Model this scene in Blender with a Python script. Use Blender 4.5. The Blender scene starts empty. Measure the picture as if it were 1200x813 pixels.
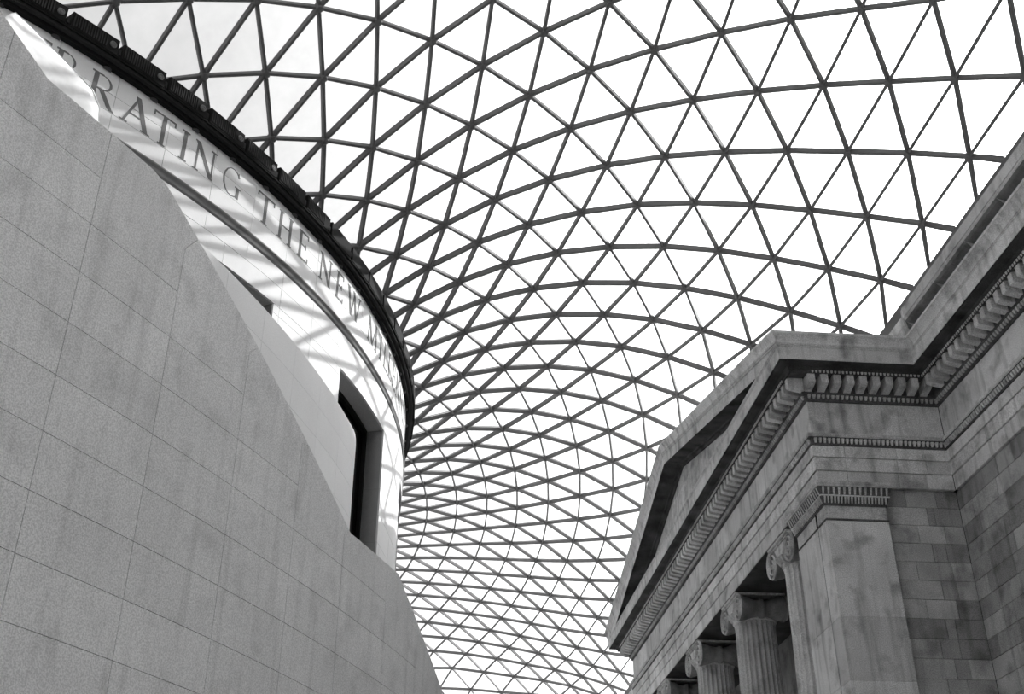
import bpy, math, random
from mathutils import Vector, Matrix
random.seed(7)
S = bpy.context.scene
C = S.collection

# ------------------------------------------------------------------ camera
# x = towards the museum wing, y = along the court, z = up; eye 1.6 m above the floor
FPX = 1341.1
CR = Vector((0.9958440997, -0.0910741783, -0.000151914))
CU = Vector((-0.0461200905, -0.5057337655, 0.8614559162))
CF = Vector((0.0785332178, 0.8578687851, 0.5078323358))
EYE = Vector((0.0, 0.0, 1.6))
cam = bpy.data.cameras.new('camera')
cam_o = bpy.data.objects.new('camera', cam); C.objects.link(cam_o)
cam_o.matrix_world = Matrix(((CR.x, CU.x, -CF.x, EYE.x), (CR.y, CU.y, -CF.y, EYE.y), (CR.z, CU.z, -CF.z, EYE.z), (0, 0, 0, 1)))
cam.sensor_width = 36.0; cam.sensor_fit = 'HORIZONTAL'; cam.lens = 36.0 * FPX / 1200.0
cam.clip_start = 0.1; cam.clip_end = 600
S.camera = cam_o

# ------------------------------------------------------------------ sky, sun, exposure
SUN_AZ, SUN_EL = math.radians(34.5), math.radians(28.3)
SUN = Vector((math.cos(SUN_EL) * math.cos(SUN_AZ), math.cos(SUN_EL) * math.sin(SUN_AZ), math.sin(SUN_EL)))
SKY_BASE, SKY_GLOW, SUN_STRENGTH = 0.44, 9.0, 5.6
w = bpy.data.worlds.new('sky'); S.world = w; w.use_nodes = True
nt = w.node_tree; nt.nodes.clear()
def wn(t, **k):
    n = nt.nodes.new(t)
    for a, b in k.items(): setattr(n, a, b)
    return n
tc = wn('ShaderNodeTexCoord'); dot = wn('ShaderNodeVectorMath', operation='DOT_PRODUCT'); dot.inputs[1].default_value = SUN
nt.links.new(tc.outputs['Generated'], dot.inputs[0])
mr = wn('ShaderNodeMapRange'); mr.inputs['From Min'].default_value = -1; mr.inputs['From Max'].default_value = 1
nt.links.new(dot.outputs['Value'], mr.inputs['Value'])
pw = wn('ShaderNodeMath', operation='POWER'); pw.inputs[1].default_value = 14.0
nt.links.new(mr.outputs['Result'], pw.inputs[0])
ml = wn('ShaderNodeMath', operation='MULTIPLY_ADD'); ml.inputs[1].default_value = SKY_GLOW; ml.inputs[2].default_value = SKY_BASE
nt.links.new(pw.outputs[0], ml.inputs[0])
nz = wn('ShaderNodeTexNoise'); nz.inputs['Scale'].default_value = 3.0; nz.inputs['Detail'].default_value = 4
nt.links.new(tc.outputs['Generated'], nz.inputs['Vector'])
cl = wn('ShaderNodeMapRange'); cl.inputs['To Min'].default_value = 0.9; cl.inputs['To Max'].default_value = 1.1
nt.links.new(nz.outputs['Fac'], cl.inputs['Value'])
mm = wn('ShaderNodeMath', operation='MULTIPLY'); nt.links.new(ml.outputs[0], mm.inputs[0]); nt.links.new(cl.outputs['Result'], mm.inputs[1])
bg = wn('ShaderNodeBackground'); bg.inputs['Color'].default_value = (1, 1, 1, 1)
nt.links.new(mm.outputs[0], bg.inputs['Strength'])
nt.links.new(bg.outputs[0], wn('ShaderNodeOutputWorld').inputs['Surface'])
sl = bpy.data.lights.new('sun', 'SUN'); sl.energy = SUN_STRENGTH; sl.angle = math.radians(0.55)
so = bpy.data.objects.new('sun', sl); C.objects.link(so)
so.rotation_euler = SUN.to_track_quat('Z', 'Y').to_euler(); so.location = (40, 30, 45)
VS = S.view_settings
VS.view_transform = 'Standard'; VS.look = 'None'; VS.gamma = 1; VS.exposure = 0.8; VS.use_curve_mapping = False

# ------------------------------------------------------------------ materials (the place is seen in black and white)
def new_mat(name, rough=0.8):
    m = bpy.data.materials.new(name); m.use_nodes = True
    b = m.node_tree.nodes['Principled BSDF']; b.inputs['Roughness'].default_value = rough
    b.inputs['Specular IOR Level'].default_value = 0.25
    return m, m.node_tree, b
def plain(name, g, rough=0.6, metal=0.0):
    m, t, b = new_mat(name, rough); b.inputs['Base Color'].default_value = (g, g, g, 1); b.inputs['Metallic'].default_value = metal
    n = t.nodes.new('ShaderNodeTexNoise'); n.inputs['Scale'].default_value = 6
    r = t.nodes.new('ShaderNodeMapRange'); r.inputs['To Min'].default_value = g * 0.85; r.inputs['To Max'].default_value = g * 1.15
    tc = t.nodes.new('ShaderNodeTexCoord')
    t.links.new(tc.outputs['Object'], n.inputs['Vector']); t.links.new(n.outputs['Fac'], r.inputs['Value']); t.links.new(r.outputs['Result'], b.inputs['Base Color'])
    return m
def stone(name, lo, hi, rand=0.12, grain=0.10, grime=0.0, streak=0.0, scale=0.8, bump=0.15, rough=0.85):
    """limestone: broad mottling, fine grain, value per block, dark weathering patches and vertical run stains"""
    m, t, b = new_mat(name, rough)
    N, Lk = t.nodes, t.links
    geo = N.new('ShaderNodeNewGeometry'); pos = geo.outputs['Position']
    def noise(sc, det, vec=pos):
        n = N.new('ShaderNodeTexNoise'); n.inputs['Scale'].default_value = sc; n.inputs['Detail'].default_value = det
        Lk.new(vec, n.inputs['Vector']); return n.outputs['Fac']
    def rng(v, a, b_, c, d):
        r = N.new('ShaderNodeMapRange'); r.inputs['From Min'].default_value = a; r.inputs['From Max'].default_value = b_
        r.inputs['To Min'].default_value = c; r.inputs['To Max'].default_value = d; Lk.new(v, r.inputs['Value']); return r.outputs['Result']
    def mul(a, b_):
        x = N.new('ShaderNodeMath'); x.operation = 'MULTIPLY'; Lk.new(a, x.inputs[0])
        if isinstance(b_, float): x.inputs[1].default_value = b_
        else: Lk.new(b_, x.inputs[1])
        return x.outputs[0]
    v = rng(noise(scale, 5), 0.3, 0.7, lo, hi)
    v = mul(v, rng(noise(48, 3), 0.38, 0.62, 1 - grain, 1 + grain))
    oi = N.new('ShaderNodeObjectInfo')
    v = mul(v, rng(oi.outputs['Random'], 0, 1, 1 - rand, 1 + rand))
    if grime: v = mul(v, rng(noise(1.7, 8), 0.52, 0.72, 1.0, 1 - grime))
    if streak:
        mp = N.new('ShaderNodeMapping'); mp.inputs['Scale'].default_value = (4.5, 4.5, 0.35); Lk.new(pos, mp.inputs['Vector'])
        v = mul(v, rng(noise(1.0, 6, mp.outputs[0]), 0.52, 0.7, 1.0, 1 - streak))
    Lk.new(v, b.inputs['Base Color'])
    if bump:
        bp = N.new('ShaderNodeBump'); bp.inputs['Strength'].default_value = bump; bp.inputs['Distance'].default_value = 0.02
        Lk.new(noise(30, 6), bp.inputs['Height']); Lk.new(bp.outputs[0], b.inputs['Normal'])
    return m
M_SLAB = stone('stair_limestone', 0.63, 0.71, 0.04, 0.17, 0.16, 0.14, 0.7, 0.08)
M_JOINT = plain('dark_joint', 0.035, 0.95)
M_DRUM = stone('drum_limestone', 0.84, 0.90, 0.015, 0.02, 0, 0, 0.5, 0.03)
M_DRUMJ = plain('drum_joint', 0.30, 0.95)
M_BAND = plain('moulded_band', 0.26, 0.8)
M_REVEAL = stone('reveal_stone', 0.50, 0.56, 0.03, 0.10, 0, 0, 0.8, 0.05)
M_INNER = stone('inner_limestone', 0.78, 0.84, 0.02, 0.04, 0, 0, 0.7, 0.05)
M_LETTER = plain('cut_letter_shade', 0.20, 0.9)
M_OLD = stone('weathered_portico_stone', 0.50, 0.66, 0.16, 0.24, 0.50, 0.35, 0.9, 0.4)
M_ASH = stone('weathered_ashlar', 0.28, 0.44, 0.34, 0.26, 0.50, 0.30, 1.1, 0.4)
M_SOFFIT = stone('dark_soffit_stone', 0.03, 0.09, 0.1, 0.3, 0.6, 0.0, 1.2, 0.3)  # much darker than the portico stone, for undersides and the porch ceiling
M_DARKM = stone('dark_moulding', 0.06, 0.13, 0.1, 0.3, 0.5, 0.2, 1.5, 0.3)  # darker than the portico stone, for bands behind the carved rows
M_BOL = stone('shaded_bolster_stone', 0.16, 0.28, 0.1, 0.2, 0.5, 0.2, 1.5, 0.3)  # darker portico stone: shade of volute discs, bolsters and attic cove put into colour
M_OJ = plain('old_mortar_joint', 0.03, 0.95)
M_STEEL = plain('painted_steel', 0.17, 0.6)
M_BLACK = plain('black_coated_metal', 0.008, 0.95)
M_SLATG = plain('louvre_metal', 0.03, 0.95)
M_GASKET = plain('rubber_gasket', 0.06, 0.6)
M_FABRIC = plain('white_fabric', 0.86, 0.9)
M_FLOOR = stone('floor_paving', 0.66, 0.76, 0.02, 0.05, 0, 0, 0.4, 0.0, 0.5)
M_MASONRY = stone('plain_masonry', 0.5, 0.6, 0.05, 0.1, 0.3, 0.2, 0.4, 0.2)
def glass_mat():
    m = bpy.data.materials.new('fritted_glass'); m.use_nodes = True; t = m.node_tree; t.nodes.clear()
    tr = t.nodes.new('ShaderNodeBsdfTransparent'); tr.inputs[0].default_value = (0.93, 0.93, 0.93, 1)
    tl = t.nodes.new('ShaderNodeBsdfTranslucent'); df = t.nodes.new('ShaderNodeBsdfDiffuse')
    n = t.nodes.new('ShaderNodeTexNoise'); n.inputs['Scale'].default_value = 1.1; n.inputs['Detail'].default_value = 7
    g = t.nodes.new('ShaderNodeNewGeometry'); t.links.new(g.outputs['Position'], n.inputs['Vector'])
    r = t.nodes.new('ShaderNodeMapRange'); r.inputs['From Min'].default_value = .3; r.inputs['From Max'].default_value = .7
    r.inputs['To Min'].default_value = 0.70; r.inputs['To Max'].default_value = 0.92; t.links.new(n.outputs['Fac'], r.inputs['Value'])
    for s in (tl, df): t.links.new(r.outputs['Result'], s.inputs['Color'])
    a = t.nodes.new('ShaderNodeMixShader'); a.inputs[0].default_value = 0.75      # frit dots: part lets light through, part throws it back
    t.links.new(tl.outputs[0], a.inputs[1]); t.links.new(df.outputs[0], a.inputs[2])
    b = t.nodes.new('ShaderNodeMixShader'); b.inputs[0].default_value = 0.50
    t.links.new(tr.outputs[0], b.inputs[1]); t.links.new(a.outputs[0], b.inputs[2])
    o = t.nodes.new('ShaderNodeOutputMaterial'); t.links.new(b.outputs[0], o.inputs[0])
    return m
M_GLASS = glass_mat()
def window_mat():
    m, t, b = new_mat('dark_window_glass', 0.15); b.inputs['Base Color'].default_value = (0.006,) * 3 + (1,); return m
M_WIN = window_mat()

# ------------------------------------------------------------------ helpers
def obj(name, me, parent=None, loc=None, rot=None):
    o = bpy.data.objects.new(name, me); C.objects.link(o)
    if parent is not None: o.parent = parent
    if loc is not None: o.location = loc
    if rot is not None: o.rotation_euler = rot
    return o
def mesh(name, vs, fs, mat, smooth=False):
    me = bpy.data.meshes.new(name); me.from_pydata([tuple(v) for v in vs], [], fs); me.materials.append(mat)
    if smooth: me.polygons.foreach_set('use_smooth', [True] * len(me.polygons))
    me.update(); return me
def part(name, vs, fs, mat, parent=None, smooth=False, **k):
    o = obj(name, mesh(name, vs, fs, mat, smooth), parent)
    for a, b in k.items(): o[a] = b
    return o
def tag(o, label=None, cat=None, group=None, kind=None):
    if label: o['label'] = label
    if cat: o['category'] = cat
    if group: o['group'] = group
    if kind: o['kind'] = kind
    return o
def empty(name, label, cat, loc=(0, 0, 0), group=None, kind=None):
    return tag(obj(name, None, None, loc), label, cat, group, kind)
class MB:
    """collects boxes, prisms and swept strips that belong to ONE mesh"""
    def __init__(s): s.v = []; s.f = []
    def add(s, vs, fs):
        n = len(s.v); s.v += [tuple(v) for v in vs]; s.f += [tuple(i + n for i in f) for f in fs]; return s
    def box(s, x0, x1, y0, y1, z0, z1):
        return s.add([(x0, y0, z0), (x1, y0, z0), (x1, y1, z0), (x0, y1, z0), (x0, y0, z1), (x1, y0, z1), (x1, y1, z1), (x0, y1, z1)],
                     [(0, 3, 2, 1), (4, 5, 6, 7), (0, 1, 5, 4), (1, 2, 6, 5), (2, 3, 7, 6), (3, 0, 4, 7)])
    def prism(s, a, b):
        """two matching outlines a and b joined and capped"""
        n = len(a)
        return s.add(list(a) + list(b), [tuple(range(n))[::-1], tuple(range(n, 2 * n))] + [(i, (i + 1) % n, n + (i + 1) % n, n + i) for i in range(n)])
    def lathe(s, prof, n, ax='z', o=(0, 0, 0)):
        k = len(prof); vs = []
        for i in range(n):
            a = 2 * math.pi * i / n
            for r, h in prof:
                c, d = r * math.cos(a), r * math.sin(a)
                vs.append((o[0] + c, o[1] + d, o[2] + h) if ax == 'z' else (o[0] + h, o[1] + c, o[2] + d))
        fs = [(i * k + j, ((i + 1) % n) * k + j, ((i + 1) % n) * k + j + 1, i * k + j + 1) for i in range(n) for j in range(k - 1)]
        return s.add(vs, fs)
    def build(s, name, mat, parent=None, smooth=False, **k): return part(name, s.v, s.f, mat, parent, smooth, **k)
def chamfer_block(x0, x1, y0, y1, z0, z1, face, c=0.008):
    """a dressed block whose exposed face ('-x' or '-y') has worn arrises"""
    if face == '-x':
        o = [(x0 + c, y0, z0), (x0 + c, y1, z0), (x0 + c, y1, z1), (x0 + c, y0, z1)]
        i = [(x0, y0 + c, z0 + c), (x0, y1 - c, z0 + c), (x0, y1 - c, z1 - c), (x0, y0 + c, z1 - c)]
        b = [(x1, y0, z0), (x1, y1, z0), (x1, y1, z1), (x1, y0, z1)]
    else:
        o = [(x1, y0 + c, z0), (x0, y0 + c, z0), (x0, y0 + c, z1), (x1, y0 + c, z1)]
        i = [(x1 - c, y0, z0 + c), (x0 + c, y0, z0 + c), (x0 + c, y0, z1 - c), (x1 - c, y0, z1 - c)]
        b = [(x1, y1, z0), (x0, y1, z0), (x0, y1, z1), (x1, y1, z1)]
    fs = [(7, 6, 5, 4)]
    for k in range(4):
        n = (k + 1) % 4
        fs += [(k, n, 4 + n, 4 + k)[::-1], (k, 8 + k, 8 + n, n)[::-1]]
    return i and (o + i + b), fs
def block(name, dims, face, mat, parent, proud=0.004):
    d = random.uniform(-proud, proud); x0, x1, y0, y1, z0, z1 = dims
    if face == '-x': x0 += d
    else: y0 += d
    vs, fs = chamfer_block(x0, x1, y0, y1, z0, z1, face)
    return part(name, vs, fs, mat, parent)
def fix_normals(o):
    import bmesh
    bm = bmesh.new(); bm.from_mesh(o.data); bmesh.ops.recalc_face_normals(bm, faces=bm.faces); bm.to_mesh(o.data); bm.free()
    return o

# ------------------------------------------------------------------ the large structure
AX, AY = -22.63, 33.5                    # axis of the round reading room
RD = 22.22                               # its facing stone
fl = MB().box(-75, 34, -16, 90, -0.3, 0.0).build('floor', M_FLOOR)
tag(fl, 'pale paved floor of the covered court', 'floor', kind='structure')

# ---- ceiling: triangulated shell of steel bars and fritted panes over the court
RA, RB, RC, RDD = 22.245, 36.625, 46.025, 51.125
def roof_z(X, Y):
    x, y = min(X - AX, RB - .01), AY - Y
    r = math.hypot(x, y); ct, st = x / r, y / r; c2 = ct * ct - st * st
    psi = (1 - x / RB) * (1 + x / RB) * (1 - y / RC) * (1 + y / RDD)
    den = (1 - RA * x / (r * RB)) * (1 + RA * x / (r * RB)) * (1 - RA * y / (r * RC)) * (1 + RA * y / (r * RDD))
    z = 1.245 * psi / den + 19.71
    al = (r / RA - 1) * psi; A = .5 * (1 - c2) + st; B = .5 * (1 - c2) - st
    z += al * (.5 * ((35 + 10 * psi) / 2 * (1 + c2) + 12 * A + (7.5 + 12 * psi) / 2 * B - 1.6) - 5 * (1 + c2) + 2.5 * A * (1 - 3 * al) ** 2 + 2.5 * B * (r / RA - 1) ** 2)
    bi = sum(math.hypot(RB - sx * x, e - sy * y) / ((RB - sx * x) * (e - sy * y)) for sx in (1, -1) for sy, e in ((1, RC), (-1, RDD)))
    z += (1 - RA / r) / bi * (.5 * (1.75 * (1 + c2) + 1.5 * (1 - c2) + .3 * st) + 1.05 * (math.exp(-14 * (1 - x / RB)) + math.exp(-14 * (1 + x / RB))) * (math.exp(-14 * (1 - y / RC)) + math.exp(-14 * (1 + y / RDD))))
    return z
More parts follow.
